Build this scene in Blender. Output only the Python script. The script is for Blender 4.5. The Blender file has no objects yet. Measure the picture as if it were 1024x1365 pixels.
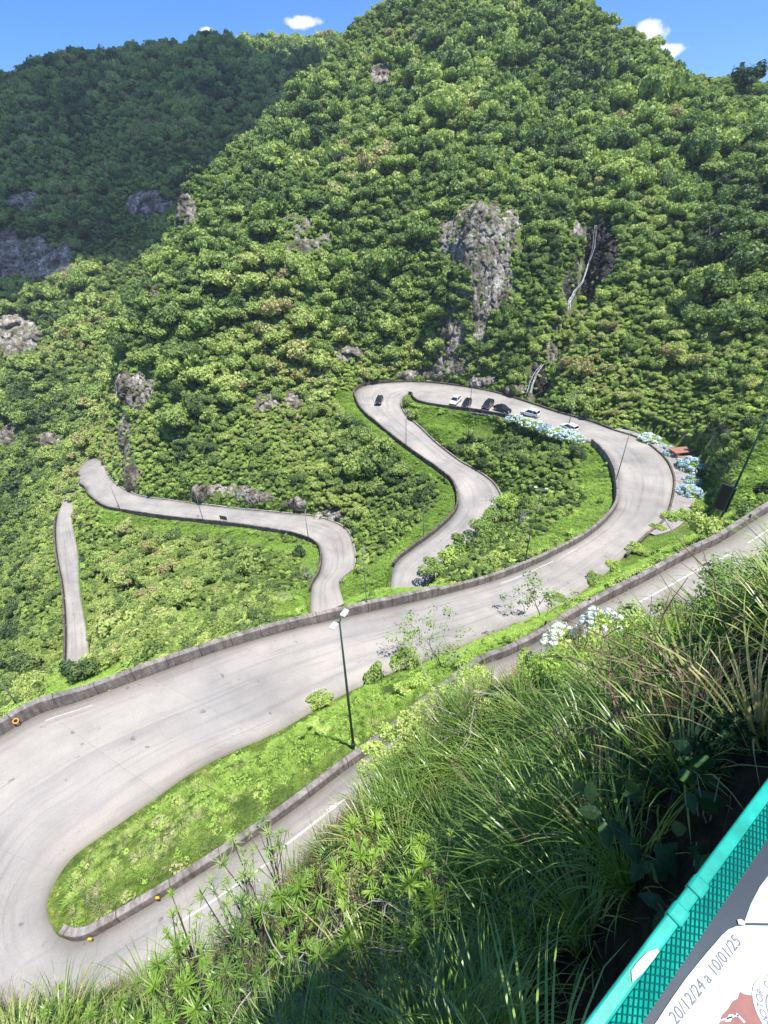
HAZE = 0.0002
import bpy, bmesh, math, random
import numpy as np
from mathutils import Vector, Matrix
SC = bpy.context.scene
COL = SC.collection
RNG = np.random.default_rng(7)
random.seed(7)
PI = math.pi
# ------------------------------------------------------------------ camera
F = 630.0
TH = math.radians(34.3)
CT, ST = math.cos(TH), math.sin(TH)
ROLL = math.atan2(28, 924)
CR, SR = math.cos(ROLL), math.sin(ROLL)
cam_d = bpy.data.cameras.new('camera')
cam = bpy.data.objects.new('camera', cam_d)
COL.objects.link(cam)
SC.camera = cam
cam_d.sensor_fit = 'VERTICAL'
cam_d.sensor_height = 24.0
cam_d.lens = 24.0 * F / 1365.0
cam_d.clip_start = 0.02
cam_d.clip_end = 20000
_R = Vector((1, 0, 0)); _U = Vector((0, ST, CT)); _F = Vector((0, CT, -ST))
cx = CR * _R - SR * _U
cy = SR * _R + CR * _U
cz = -_F
cam.matrix_world = Matrix(((cx.x, cy.x, cz.x, 0), (cx.y, cy.y, cz.y, 0), (cx.z, cy.z, cz.z, 0), (0, 0, 0, 1)))

def ray(u, v):
    u = np.asarray(u, float); v = np.asarray(v, float)
    dx = (u - 512) / F; dy = (682.5 - v) / F
    x = dx * CR + dy * SR
    y = -dx * SR + dy * CR
    return x, CT + y * ST, y * CT - ST
def P(u, v, z=None, s=None, Y=None):
    x, f, c = ray(u, v)
    if z is not None: s = z / c
    elif Y is not None: s = Y / f
    return np.array([float(x * s), float(f * s), float(c * s)])
def proj(p):
    p = np.atleast_2d(np.asarray(p, float))
    dep = p[:, 1] * CT - p[:, 2] * ST
    up = p[:, 1] * ST + p[:, 2] * CT
    x = p[:, 0] / np.where(np.abs(dep) < 1e-6, 1e-6, dep); y = up / np.where(np.abs(dep) < 1e-6, 1e-6, dep)
    dx = x * CR - y * SR
    dy = x * SR + y * CR
    return 512 + dx * F, 682.5 - dy * F, dep

# ------------------------------------------------------------------ road stations
ST_R = []   # rows: L(x,y,z), R(x,y,z)
def unit(a): a = np.asarray(a, float); return a / (np.linalg.norm(a) + 1e-9)
A_rows = [(1180,598,-20.2,7.5),(1100,640,-21.0,7.5),(1024,683,-21.8,7.5),(962,722,-22.5,7.5),(912,747,-23.1,7.5),(857,777,-23.8,7.5),(812,800,-24.3,7.5),(762,827,-24.8,7.5),(727,850,-25.2,7.5),(677,875,-25.8,7.2),(640,890,-26.2,7.0),(575,938,-26.9,6.8),(512,990,-27.6,6.4),(450,1035,-28.1,6.0),(380,1088,-28.6,5.6),(310,1137,-29.0,5.4),(240,1182,-29.3,5.4),(170,1224,-29.6,5.8)]
Apts = [P(a[0], a[1], z=a[2]) for a in A_rows]
for i, a in enumerate(A_rows):
    p = Apts[i]
    q0 = Apts[max(i - 1, 0)]; q1 = Apts[min(i + 1, len(Apts) - 1)]
    d = unit((q1 - q0)[:2])
    n = np.array([-d[1], d[0]])     # left of travel
    L = np.array([p[0] + n[0] * a[3], p[1] + n[1] * a[3], p[2]])
    ST_R.append((L, p))
NA = len(ST_R)
for (u, v, z, dx, dy, w) in [(115,1253,-29.8,-.15,-1,7.5),(82,1250,-29.9,-.55,-.85,9.5),(65,1230,-30,-.85,-.5,10.5),(60,1200,-30.1,-1,-.05,11),(75,1165,-30.2,-.95,.3,11.5),(100,1135,-30.3,-.88,.5,11.7)]:
    p = P(u, v, z=z); d = unit((dx, dy))
    ST_R.append((np.array([p[0] + d[0] * w, p[1] + d[1] * w, z]), p))
NH = len(ST_R)
B_rows = [(150,1100,0,982,-30.6),(200,1065,50,953,-31.0),(250,1030,100,937,-31.4),(300,1003,150,919,-31.8),(370,972,215,895,-32.3),(440,932,300,865,-32.9),(512,898,390,839,-33.5),(562,880,450,825,-34.0),(612,860,512,811,-34.6),(662,840,587,794,-35.4),(722,818,662,773,-36.4),(762,797,712,753,-37.2),(805,765,745,737,-38.0),(832,740,778,719,-38.7),(857,715,807,696,-39.5),(885,690,823,672,-40.3),(896,655,823,645,-41.1),(895,630,819,626,-41.7),(881,607,808,607,-42.2),(851,585,790,590,-42.8),(815,573,765,580,-43.3),(785,562,735,570,-43.8),(739,549,700,560,-44.3),(688,532,663,552,-44.9),(648,521,627,546,-45.4),(602,513.6,587,541,-45.9),(561,509.6,558,535,-46.2),(526,510,546,524,-46.5),(490,513.6,537,529,-46.9),(475,521,534,536,-47.3),(475,531,534,542,-47.7),(483,547,541,554,-48.2),(505,567,561,572,-48.9),(536,592,582,592,-49.7),(561,610,612,615,-50.4),(587,628,638,630,-50.9),(604,643,658,646,-51.4),(611,663,668,668,-51.9),(607,684,662,694,-52.4),(582,709,635,724,-53),(551,732,600,752,-53.6),(526,755,570,780,-54.2)]
for r in B_rows:
    ST_R.append((P(r[2], r[3], z=r[4]), P(r[0], r[1], z=r[4])))
NB = len(ST_R)
IB_loop = NH + 15; IB_tip = NH + 27; IB_c = NH + 29
def mid(c, d, w, z):
    d = unit(d); n = np.array([-d[1], d[0]])
    return (np.array([c[0] + n[0] * w / 2, c[1] + n[1] * w / 2, z]), np.array([c[0] - n[0] * w / 2, c[1] - n[1] * w / 2, z]))
ST_R.append(mid((2.2, 52.5), (-.75, -.65), 6.5, -55.2))
ST_R.append(mid((-3.5, 50.0), (-1, .05), 6.5, -56.4))
ST_R.append(mid((-8.5, 52.5), (-.5, .8), 6.5, -57.8))
E_rows = [(452,776,415,788,-59.5),(470,755,427,762,-60.3),(471,730,429,738,-61),(460,705,420,723,-61.6),(425,690,390,712,-62.3),(375,684,350,705,-62.9),(300,676.5,300,698,-64),(225,667,225,690,-65.3),(185,661,165,681,-66.3),(158,648,140,675,-66.8),(143,632,121,661,-67.4),(136,616,115,651,-67.9),(124,611,111,648,-68.3)]
NE0 = len(ST_R)
for r in E_rows:
    ST_R.append((P(r[2], r[3], z=r[4]), P(r[0], r[1], z=r[4])))
NE1 = len(ST_R)
for r in [(112,617,108,646,-68.9),(103,632,105,647,-69.7),(89,655,103,657,-71.0)]:
    ST_R.append((P(r[2], r[3], z=r[4]), P(r[0], r[1], z=r[4])))
CONN = []
for c, d, z in CONN:
    ST_R.append(mid(c, d, 5.5, z))
NF0 = len(ST_R)
F_rows = [(77,688,96,688,-72.2),(75,715,100,715,-72.5),(78,745,104,743,-72.8),(84,775,105,775,-73.1),(87,800,108,800,-73.4),(89,835,114,834,-74.0),(89,870,118,868,-74.6),(87,896,121,895,-75.0),(83,940,120,940,-75.6)]
for r in F_rows:
    ST_R.append((P(r[2], r[3], z=r[4]), P(r[0], r[1], z=r[4])))
NF1 = len(ST_R)
# catmull-rom resample
LR = np.array([np.concatenate(s) for s in ST_R])       # n x 6
def catmull(pts, per, closed=False):
    n = len(pts); out = []; par = []
    for i in range(n - 1):
        p0 = pts[max(i - 1, 0)]; p1 = pts[i]; p2 = pts[i + 1]; p3 = pts[min(i + 2, n - 1)]
        L = np.linalg.norm((p2 - p1)[:3]) if len(p1) < 6 else max(np.linalg.norm((p2 - p1)[:3]), np.linalg.norm((p2 - p1)[3:6]))
        k = max(1, int(math.ceil(L / per)))
        for j in range(k):
            t = j / k
            out.append(0.5 * ((2 * p1) + (-p0 + p2) * t + (2 * p0 - 5 * p1 + 4 * p2 - p3) * t * t + (-p0 + 3 * p1 - 3 * p2 + p3) * t ** 3)); par.append(i + t)
    out.append(pts[-1]); par.append(n - 1)
    return np.array(out), np.array(par)
ROAD, RPAR = catmull(LR, 0.8)
CEN = (ROAD[:, :3] + ROAD[:, 3:]) / 2
HWID = np.linalg.norm((ROAD[:, :2] - ROAD[:, 3:5]), axis=1) / 2
def edge(side, a, b):
    """left or right edge polyline between station indices a..b"""
    m = (RPAR >= a - 1e-6) & (RPAR <= b + 1e-6)
    return ROAD[m][:, :3] if side == 'L' else ROAD[m][:, 3:]

# ------------------------------------------------------------------ terrain
ctrl = []
def C(u, v, z=None, s=None, Y=None): ctrl.append(P(u, v, z=z, s=s, Y=Y))
def W(x, y, z): ctrl.append(np.array([x, y, z], float))
for i in range(0, len(ST_R)):
    if NB <= i < NE0 or NE1 <= i < NF0:
        ctrl.append((ST_R[i][0] + ST_R[i][1]) / 2); continue
    for k in (0, 1): ctrl.append(ST_R[i][k] - np.array([0, 0, .15]))
# slope below B towards E/F
for t in [(300,750,-62),(200,740,-66),(380,760,-60),(300,820,-55),(220,800,-60),(400,800,-52),(300,860,-43),(200,862,-48),(150,800,-68),(135,870,-60),(400,832,-40),(150,900,-42),
          (480,797,-42),(510,790,-43),(60,700,-76),(40,760,-80),(30,850,-82),(60,880,-76),(60,912,-60),(30,935,-46),(100,915,-42)]: C(t[0], t[1], z=t[2])
# inside upper loop
for t in [(700,620,-46.5),(740,600,-45),(790,640,-43.5),(700,700,-44),(750,680,-43),(640,740,-46),(600,770,-45),(560,790,-43),(690,740,-41.5),(620,785,-39.5),(590,575,-48),(640,590,-48.5),(565,560,-48.2),(660,620,-49)]: C(t[0], t[1], z=t[2])
# between C and E
for t in [(500,620,-53),(400,600,-54),(560,680,-54),(500,700,-57.5),(520,740,-56.5),(440,650,-57)]: C(t[0], t[1], z=t[2])
for t in [(300,600,110),(250,642,101.5),(330,655,97.5),(400,660,93),(180,600,118),(170,640,112),(420,540,125),(440,490,135),(300,500,133),(200,560,124),(180,520,129),(160,450,138),(300,420,150),(200,380,152),(300,330,166),(400,345,161),(400,280,172),(500,420,148),(520,330,162),(560,480,133),(530,495,131),(580,400,147),(590,300,160),(300,250,195),(260,250,192),(310,205,215),(400,200,216),(400,133,240),(440,90,255),(500,150,224),(480,35,275),(500,80,256),(520,10,285),(600,-30,292),(700,-25,282),(780,-5,268),(600,60,245),(600,130,212),(600,220,180),(700,50,240),(700,130,205),(700,210,172),(640,262,146),(620,340,139),(640,420,134.5),(600,500,131),(700,300,150),(720,400,134),(690,470,126),(760,470,116),(760,400,130),(790,300,150),(800,200,176),(800,110,215),(800,27,245),(850,56,232),(900,84,222),(950,112,212),(1010,122,205),(1060,140,200),(900,200,165),(900,130,192),(900,300,140),(900,400,120),(900,500,100),(850,535,98),(960,300,130),(960,400,112),(960,500,90),(1020,200,160),(1020,300,130),(1020,400,104),(1020,500,82),(1100,400,95),(1100,250,130),(1150,500,70),(960,560,76),(1000,600,62),(930,600,70),(940,650,56)]: C(t[0], t[1], Y=t[2])
# shoulder right of the loop (paved)
for t in [(905,600,-42.3),(920,640,-41.4),(915,670,-40.8),(880,585,-42.7),(930,700,-37.5),(900,720,-37)]: C(t[0], t[1], z=t[2])
# back ridge and side valley
for t in [(440,56,455),(400,56,450),(300,62,445),(200,72,435),(100,90,425),(0,110,415),(-100,115,400),(-200,130,380),(300,120,390),(300,180,350),(200,150,375),(200,250,315),(100,150,370),(100,250,325),(0,200,345),(0,300,295),(-100,250,330),(-100,400,250),(100,330,285),(180,330,290),(240,290,300),(110,400,250),(40,400,250),(0,450,228),(110,480,212),(60,520,200),(0,550,190),(90,570,172),(40,620,160),(0,650,152),(-100,600,180),(-100,750,130),(0,750,117),(50,680,128),(0,850,84),(-80,850,90),(0,915,50),(-80,930,50)]: C(t[0], t[1], Y=t[2])
for t in [(-60,330,-5),(-85,260,-25),(-100,215,-50),(-100,170,-68),(-30,340,15),(20,350,55),(90,320,50),(-100,560,70),(-250,540,40),(50,560,60),(200,400,10),(250,250,10),(-300,450,20),(-350,300,-30),(-320,180,-60),(-250,100,-90),(-250,0,-80),(160,60,0),(140,0,5),(210,120,10),(260,60,40),(120,-60,6)]: W(*t)
for t in [(70,290,30),(95,268,16),(118,250,4),(142,240,-6),(40,330,40),(160,215,0)]: W(*t)
# camera hill
NS = [(950,850,6.5),(1024,770,9),(900,835,9),(820,885,11),(700,935,12.5),(620,965,13),(560,1025,13),(500,1085,12),(430,1140,11),(380,1200,10.5),(300,1290,10),(200,1330,10),(100,1358,10),(700,1050,8.5),(600,1150,8),(800,1000,6.5),(900,1000,4.5),(1000,950,4),(700,1200,5),(600,1300,5.5),(500,1250,7),(400,1340,8),(850,1200,3.2),(750,1340,3.6),(0,1400,12)]
for t in NS: C(t[0], t[1], s=t[2])
for t in [(24,14,-13),(34,18,-15),(45,22,-14),(16,13,-16),(60,30,-15),(.2,.0,-2.6),(1.5,.9,-2.3),(3,1.8,-2.2),(8,3,-2.3),(15,5,-2.5),(-2,-1,-6),(-3,-6,-5),(0,-8,-2.2),(10,-8,-2.2),(30,-5,-2.2),(60,-10,0),(-8,-4,-14),(-12,-12,-12),(-16,-6,-24),(-24,-6,-28),(-34,0,-30),(-40,10,-33),(-40,-20,-20),(-60,-20,-40),(-60,20,-60),(-90,0,-80),(0,-40,0),(-60,-60,-20),(60,-60,5)]: W(*t)
for k_ in range(NH + 21, NH + 25):
    l_, r_ = ST_R[k_]; o_ = unit((l_ - r_)[:2]); ctrl.append(np.array([l_[0] + o_[0] * 1.9, l_[1] + o_[1] * 1.9, l_[2] - 3.6]))
ctrl = np.array(ctrl)
def dedupe(c):
    keep = []
    for p in c:
        if all((abs(p[0] - q[0]) + abs(p[1] - q[1])) > .35 for q in keep): keep.append(p)
    return np.array(keep)
ctrl = dedupe(ctrl)
def kern(r2): return np.sqrt(r2 + 1.2)
n = len(ctrl)
d2 = ((ctrl[:, None, :2] - ctrl[None, :, :2]) ** 2).sum(-1)
Amat = np.zeros((n + 3, n + 3))
Amat[:n, :n] = kern(d2) + np.eye(n) * -0.02
Amat[:n, n] = 1; Amat[:n, n + 1:] = ctrl[:, :2]
Amat[n, :n] = 1; Amat[n + 1:, :n] = ctrl[:, :2].T
rhs = np.zeros(n + 3); rhs[:n] = ctrl[:, 2]
wts = np.linalg.solve(Amat, rhs)
def Hrbf(x, y):
    x = np.ravel(x); y = np.ravel(y); out = np.empty(len(x))
    for i in range(0, len(x), 20000):
        xx = x[i:i + 20000]; yy = y[i:i + 20000]
        r2 = (xx[:, None] - ctrl[None, :, 0]) ** 2 + (yy[:, None] - ctrl[None, :, 1]) ** 2
        out[i:i + 20000] = kern(r2) @ wts[:n] + wts[n] + wts[n + 1] * xx + wts[n + 2] * yy
    return out
def vnoise(x, y, z=None, seed=0):
    """smooth value noise, 2-D or 3-D, -1..1"""
    if z is None: z = np.zeros_like(x)
    xi = np.floor(x).astype(np.int64); yi = np.floor(y).astype(np.int64); zi = np.floor(z).astype(np.int64)
    fx = x - xi; fy = y - yi; fz = z - zi
    fx = fx * fx * (3 - 2 * fx); fy = fy * fy * (3 - 2 * fy); fz = fz * fz * (3 - 2 * fz)
    def h(a, b, c):
        k = (a * 374761393 + b * 668265263 + c * 2147483647 + seed * 974711) & 0xffffffff
        k = ((k ^ (k >> 13)) * 1274126177) & 0xffffffff
        return ((k ^ (k >> 16)) & 0xffff) / 32767.5 - 1
    r = 0
    for a in (0, 1):
        for b in (0, 1):
            for c in (0, 1):
                r = r + h(xi + a, yi + b, zi + c) * (fx if a else 1 - fx) * (fy if b else 1 - fy) * (fz if c else 1 - fz)
    return r
def axis(segs):
    out = [segs[0][0]]
    for a, b, st in segs:
        k = max(1, int(round((b - a) / st)))
        out += list(a + (b - a) * (np.arange(k) + 1) / k)
    return np.array(out)
GX = axis([(-1500,-500,100),(-500,-260,12),(-260,-104,2.5),(-104,-30,.9),(-30,14,.45),(14,75,.8),(75,140,2.2),(140,400,12),(400,1500,100)])
GY = axis([(-600,-60,60),(-60,-10,5),(-10,34,.4),(34,132,.8),(132,180,1.3),(180,320,2.5),(320,480,4),(480,700,20),(700,2000,130)])
gx, gy = np.meshgrid(GX, GY)
H = Hrbf(gx, gy).reshape(gx.shape)
dist = np.hypot(gx, gy)
far = np.clip((dist - 480) / 300, 0, 1)
H = H * (1 - far) + far * (-40)
# natural unevenness growing with distance
amp = np.clip((dist - 60) / 120, 0, 1)
H += amp * (2.2 * vnoise(gx / 22, gy / 22, seed=3) + 1.0 * vnoise(gx / 8, gy / 8, seed=5)) * (dist < 700)
H += .18 * vnoise(gx / 2.2, gy / 2.2, seed=8)
# ravine of the waterfall
rav = [P(797,285,Y=148), P(793,300,Y=145), P(778,365,Y=131), P(757,416,Y=124), P(735,452,Y=119), P(715,500,Y=113.5), P(704,526,Y=111)]
dr_ = np.full(gx.shape, 99.)
for a_, b_ in zip(rav[:-1], rav[1:]):
    ab = (b_ - a_)[:2]; t_ = np.clip(((gx - a_[0]) * ab[0] + (gy - a_[1]) * ab[1]) / (ab @ ab), 0, 1)
    dr_ = np.minimum(dr_, np.hypot(gx - a_[0] - ab[0] * t_, gy - a_[1] - ab[1] * t_))
H -= 8.5 * np.exp(-(dr_ / 3.6) ** 2)
# level ground under the viewing deck
_ra = P(1024, 1037, z=-.62); _rb = P(778, 1365, z=-.62); _rd = unit((_ra - _rb)[:2]); _rn = np.array([_rd[1], -_rd[0]])
DT = (gx - _rb[0]) * _rd[0] + (gy - _rb[1]) * _rd[1]; DN = (gx - _rb[0]) * _rn[0] + (gy - _rb[1]) * _rn[1]
H = np.where((DN > -.3) & (DN < 12) & (DT > -3) & (DT < 9), np.minimum(H, -2.35 + np.clip(DN - 5, 0, 6) * .1), H)
# carve the road corridor
fl = np.stack([gx.ravel(), gy.ravel()], 1)
hz = H.ravel().copy()
inbox = np.where((fl[:, 0] > -115) & (fl[:, 0] < 75) & (fl[:, 1] > -8) & (fl[:, 1] < 142))[0]
cs = ROAD
ND = np.full(len(fl), 99.0)
_tg = np.gradient(ROAD, axis=0)
nL = np.stack([_tg[:, 1], -_tg[:, 0]], 1); nL /= np.linalg.norm(nL, axis=1, keepdims=True) + 1e-9      # inward from the left edge
nR = np.stack([-_tg[:, 4], _tg[:, 3]], 1); nR /= np.linalg.norm(nR, axis=1, keepdims=True) + 1e-9      # inward from the right edge
for i in range(0, len(inbox), 15000):
    idx = inbox[i:i + 15000]; ar_ = np.arange(len(idx))
    ex = np.hypot(fl[idx, 0][:, None] - ROAD[None, :, 0], fl[idx, 1][:, None] - ROAD[None, :, 1])
    er = np.hypot(fl[idx, 0][:, None] - ROAD[None, :, 3], fl[idx, 1][:, None] - ROAD[None, :, 4])
    jl = ex.argmin(1); jr = er.argmin(1); dl = ex[ar_, jl]; dr = er[ar_, jr]
    inl = ((fl[idx] - ROAD[jl][:, :2]) * nL[jl]).sum(1); inr = ((fl[idx] - ROAD[jr][:, 3:5]) * nR[jr]).sum(1)
    useL = dl < dr
    inside = np.where(useL, inl, inr) > 0
    dm = np.minimum(dl, dr); dm = np.where(inside & (dm < 8), -dm, dm)
    ND[idx] = dm
    zl = ROAD[jl, 2]; zr = ROAD[jr, 5]
    zin = (zl * dr + zr * dl) / (dl + dr + 1e-6); zn = np.where(useL, zl, zr)
    zc = np.where((dm < 0) & (np.abs(zl - zr) < 2.5), zin, zn)
    t = np.clip((dm - .5) / .9, 0, 1)
    tgt = zc - .32
    hz[idx] = np.where(dm < .5, tgt, tgt * (1 - t) + hz[idx] * t)
# lay-by outside the wide loop
ms = (RPAR >= NH + 12) & (RPAR <= NH + 20)
er_ = ROAD[ms][:, 3:]; ou_ = er_[:, :2] - ROAD[ms][:, :2]; ou_ /= np.linalg.norm(ou_, axis=1, keepdims=True)
for i_ in range(len(er_)):
    dx_ = fl[:, 0] - er_[i_, 0]; dy_ = fl[:, 1] - er_[i_, 1]
    al_ = dx_ * ou_[i_, 0] + dy_ * ou_[i_, 1]; ac_ = np.abs(-dx_ * ou_[i_, 1] + dy_ * ou_[i_, 0])
    mm_ = (al_ > -.5) & (al_ < 6.0) & (ac_ < .9)
    hz[mm_] = np.clip(hz[mm_], er_[i_, 2] - .6, er_[i_, 2] - .15)
    ND.__setitem__(mm_ & (al_ < 3.2) & (i_ > 25), 0.0)
H = hz.reshape(gx.shape)
ND = ND.reshape(gx.shape)
def bilin(A, x, y):
    x = np.asarray(x, float); y = np.asarray(y, float)
    i = np.clip(np.searchsorted(GX, x) - 1, 0, len(GX) - 2); j = np.clip(np.searchsorted(GY, y) - 1, 0, len(GY) - 2)
    fx = np.clip((x - GX[i]) / (GX[i + 1] - GX[i]), 0, 1); fy = np.clip((y - GY[j]) / (GY[j + 1] - GY[j]), 0, 1)
    return A[j, i] * (1 - fx) * (1 - fy) + A[j, i + 1] * fx * (1 - fy) + A[j + 1, i] * (1 - fx) * fy + A[j + 1, i + 1] * fx * fy
def Hz(x, y): return bilin(H, x, y)
def normal_at(x, y, e=.5):
    hx = (Hz(x + e, y) - Hz(x - e, y)) / (2 * e); hy = (Hz(x, y + e) - Hz(x, y - e)) / (2 * e)
    nn = np.stack([-hx, -hy, np.ones_like(hx)], -1)
    return nn / np.linalg.norm(nn, axis=-1, keepdims=True)
def pick(u, v, s0=1.5, s1=700):
    """first hit of the viewing ray with the terrain; arrays"""
    u = np.atleast_1d(np.asarray(u, float)); v = np.atleast_1d(np.asarray(v, float))
    x, f, c = ray(u, v)
    S = s0 * (s1 / s0) ** (np.arange(1400) / 1399)
    hit = np.full(len(u), np.nan); prev = np.full(len(u), s0)
    alive = np.ones(len(u), bool)
    for s in S:
        a = np.where(alive)[0]
        if not len(a): break
        dz = c[a] * s - Hz(x[a] * s, f[a] * s)
        h = dz < 0
        ia = a[h]
        if len(ia):
            lo = prev[ia].copy(); hi = np.full(len(ia), s)
            for _ in range(12):
                m = (lo + hi) / 2
                b = c[ia] * m - Hz(x[ia] * m, f[ia] * m) < 0
                hi = np.where(b, m, hi); lo = np.where(b, lo, m)
            hit[ia] = (lo + hi) / 2; alive[ia] = False
        prev[a] = s
    return np.stack([x * hit, f * hit, c * hit], 1)
def pick1(u, v, s0=1.5): return pick(u, v, s0)[0]
# ------------------------------------------------------------------ materials
def newmat(name):
    m = bpy.data.materials.new(name); m.use_nodes = True
    nt = m.node_tree; nt.nodes.clear()
    out = nt.nodes.new('ShaderNodeOutputMaterial')
    return m, nt, out
def N(nt, typ, **kw):
    nd = nt.nodes.new(typ)
    for k, val in kw.items():
        if k in nd.inputs.keys() if isinstance(k, str) else False: nd.inputs[k].default_value = val
        else: setattr(nd, k, val)
    return nd
def ramp(nt, fac, stops, interp='LINEAR'):
    r = nt.nodes.new('ShaderNodeValToRGB'); r.color_ramp.interpolation = interp
    e = r.color_ramp.elements
    while len(e) > 1: e.remove(e[-1])
    e[0].position = stops[0][0]; e[0].color = (*stops[0][1], 1)
    for p_, c_ in stops[1:]:
        x = e.new(p_); x.color = (*c_, 1)
    nt.links.new(fac, r.inputs[0]); return r.outputs[0]
def noise(nt, vec, scale, detail=4, rough=.55, dist=0):
    t = nt.nodes.new('ShaderNodeTexNoise'); t.inputs['Scale'].default_value = scale; t.inputs['Detail'].default_value = detail
    t.inputs['Roughness'].default_value = rough; t.inputs['Distortion'].default_value = dist
    if vec is not None: nt.links.new(vec, t.inputs['Vector'])
    return t.outputs['Fac']
def mixc(nt, fac, a, b, mode='MIX'):
    m = nt.nodes.new('ShaderNodeMix'); m.data_type = 'RGBA'; m.blend_type = mode
    for s, val in ((0, fac), (6, a), (7, b)):
        if isinstance(val, (int, float)): m.inputs[s].default_value = val
        elif isinstance(val, tuple): m.inputs[s].default_value = (*val, 1)
        else: nt.links.new(val, m.inputs[s])
    return m.outputs[2]
def mth(nt, op, a, b=None, c=None, clamp=False):
    m = nt.nodes.new('ShaderNodeMath'); m.operation = op; m.use_clamp = clamp
    for i, val in enumerate((a, b, c)):
        if val is None: continue
        if isinstance(val, (int, float)): m.inputs[i].default_value = val
        else: nt.links.new(val, m.inputs[i])
    return m.outputs[0]
def principled(nt, out, color, rough=.8, spec=.3, metal=0, bump=None, bstr=.3, bdist=.05):
    b = nt.nodes.new('ShaderNodeBsdfPrincipled')
    if isinstance(color, tuple): b.inputs['Base Color'].default_value = (*color, 1)
    else: nt.links.new(color, b.inputs['Base Color'])
    if isinstance(rough, (int, float)): b.inputs['Roughness'].default_value = rough
    else: nt.links.new(rough, b.inputs['Roughness'])
    b.inputs['Specular IOR Level'].default_value = spec; b.inputs['Metallic'].default_value = metal
    if bump is not None:
        bn = nt.nodes.new('ShaderNodeBump'); bn.inputs['Strength'].default_value = bstr; bn.inputs['Distance'].default_value = bdist
        nt.links.new(bump, bn.inputs['Height']); nt.links.new(bn.outputs[0], b.inputs['Normal'])
    nt.links.new(b.outputs[0], out.inputs[0]); return b
def geo_pos(nt): return nt.nodes.new('ShaderNodeNewGeometry').outputs['Position']
def simple(name, color, rough=.6, spec=.4, metal=0, var=.12, scale=6):
    m, nt, out = newmat(name)
    tc = nt.nodes.new('ShaderNodeTexCoord').outputs['Object']
    f = noise(nt, tc, scale, 5)
    c = ramp(nt, f, [(.25, tuple(x * (1 - var) for x in color)), (.75, tuple(min(1, x * (1 + var)) for x in color))])
    principled(nt, out, c, rough, spec, metal, bump=f, bstr=.08, bdist=.01)
    return m
M = {}
# ground
m, nt, out = newmat('ground_soil'); pos = geo_pos(nt)
n1 = noise(nt, pos, .09, 6, .6); n2 = noise(nt, pos, .8, 6, .65); n3 = noise(nt, pos, 7, 4, .7)
g = ramp(nt, n2, [(.3, (.06, .09, .025)), (.5, (.11, .17, .035)), (.66, (.18, .23, .05)), (.8, (.26, .24, .11))])
g2 = ramp(nt, n3, [(.3, (.35, .4, .3)), (.6, (1, 1, 1)), (.75, (1.3, 1.25, .9))])
g = mixc(nt, 1.0, g, g2, 'MULTIPLY')
rk = ramp(nt, noise(nt, pos, .5, 8, .7), [(.3, (.05, .042, .036)), (.5, (.14, .12, .10)), (.7, (.28, .25, .22))])
nz_ = nt.nodes.new('ShaderNodeSeparateXYZ'); gn = nt.nodes.new('ShaderNodeNewGeometry'); nt.links.new(gn.outputs['Normal'], nz_.inputs[0])
st_ = mth(nt, 'ADD', nz_.outputs[2], mth(nt, 'MULTIPLY', mth(nt, 'SUBTRACT', n2, .5), .9))
fac = mth(nt, 'MULTIPLY', mth(nt, 'SUBTRACT', .56, st_), 9, clamp=True)
g = mixc(nt, fac, g, rk)
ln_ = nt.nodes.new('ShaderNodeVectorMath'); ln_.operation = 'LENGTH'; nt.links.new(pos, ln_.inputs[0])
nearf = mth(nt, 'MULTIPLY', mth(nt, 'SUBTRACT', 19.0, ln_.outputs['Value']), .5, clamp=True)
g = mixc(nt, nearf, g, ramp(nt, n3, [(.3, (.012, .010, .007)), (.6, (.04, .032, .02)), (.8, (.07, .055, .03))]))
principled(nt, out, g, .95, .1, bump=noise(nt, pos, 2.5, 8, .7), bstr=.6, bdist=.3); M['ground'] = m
# bright bank grass ground handled by grass instances
# road: concrete slabs, pinkish grey
m, nt, out = newmat('road_concrete'); pos = geo_pos(nt)
uv = nt.nodes.new('ShaderNodeUVMap'); uv.uv_map = 'along'
sx = nt.nodes.new('ShaderNodeSeparateXYZ'); nt.links.new(uv.outputs[0], sx.inputs[0])
base = ramp(nt, noise(nt, pos, .16, 5, .6), [(.3, (.27, .25, .225)), (.5, (.34, .318, .288)), (.72, (.41, .38, .34))])
fine = ramp(nt, noise(nt, pos, 9, 5, .75), [(.25, (.86, .86, .86)), (.7, (1.06, 1.06, 1.06))])
c = mixc(nt, 1.0, base, fine, 'MULTIPLY')
# slab patches
vo = nt.nodes.new('ShaderNodeTexWhiteNoise'); vo.noise_dimensions = '2D'
cv = nt.nodes.new('ShaderNodeCombineXYZ')
nt.links.new(mth(nt, 'FLOOR', mth(nt, 'DIVIDE', sx.outputs[1], 7.0)), cv.inputs[0])
nt.links.new(mth(nt, 'FLOOR', mth(nt, 'MULTIPLY', sx.outputs[0], 2.0)), cv.inputs[1])
nt.links.new(cv.outputs[0], vo.inputs['Vector'])
c = mixc(nt, 1.0, c, ramp(nt, vo.outputs['Value'], [(0, (.93, .925, .93)), (1, (1.03, 1.02, 1.0))]), 'MULTIPLY')
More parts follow.
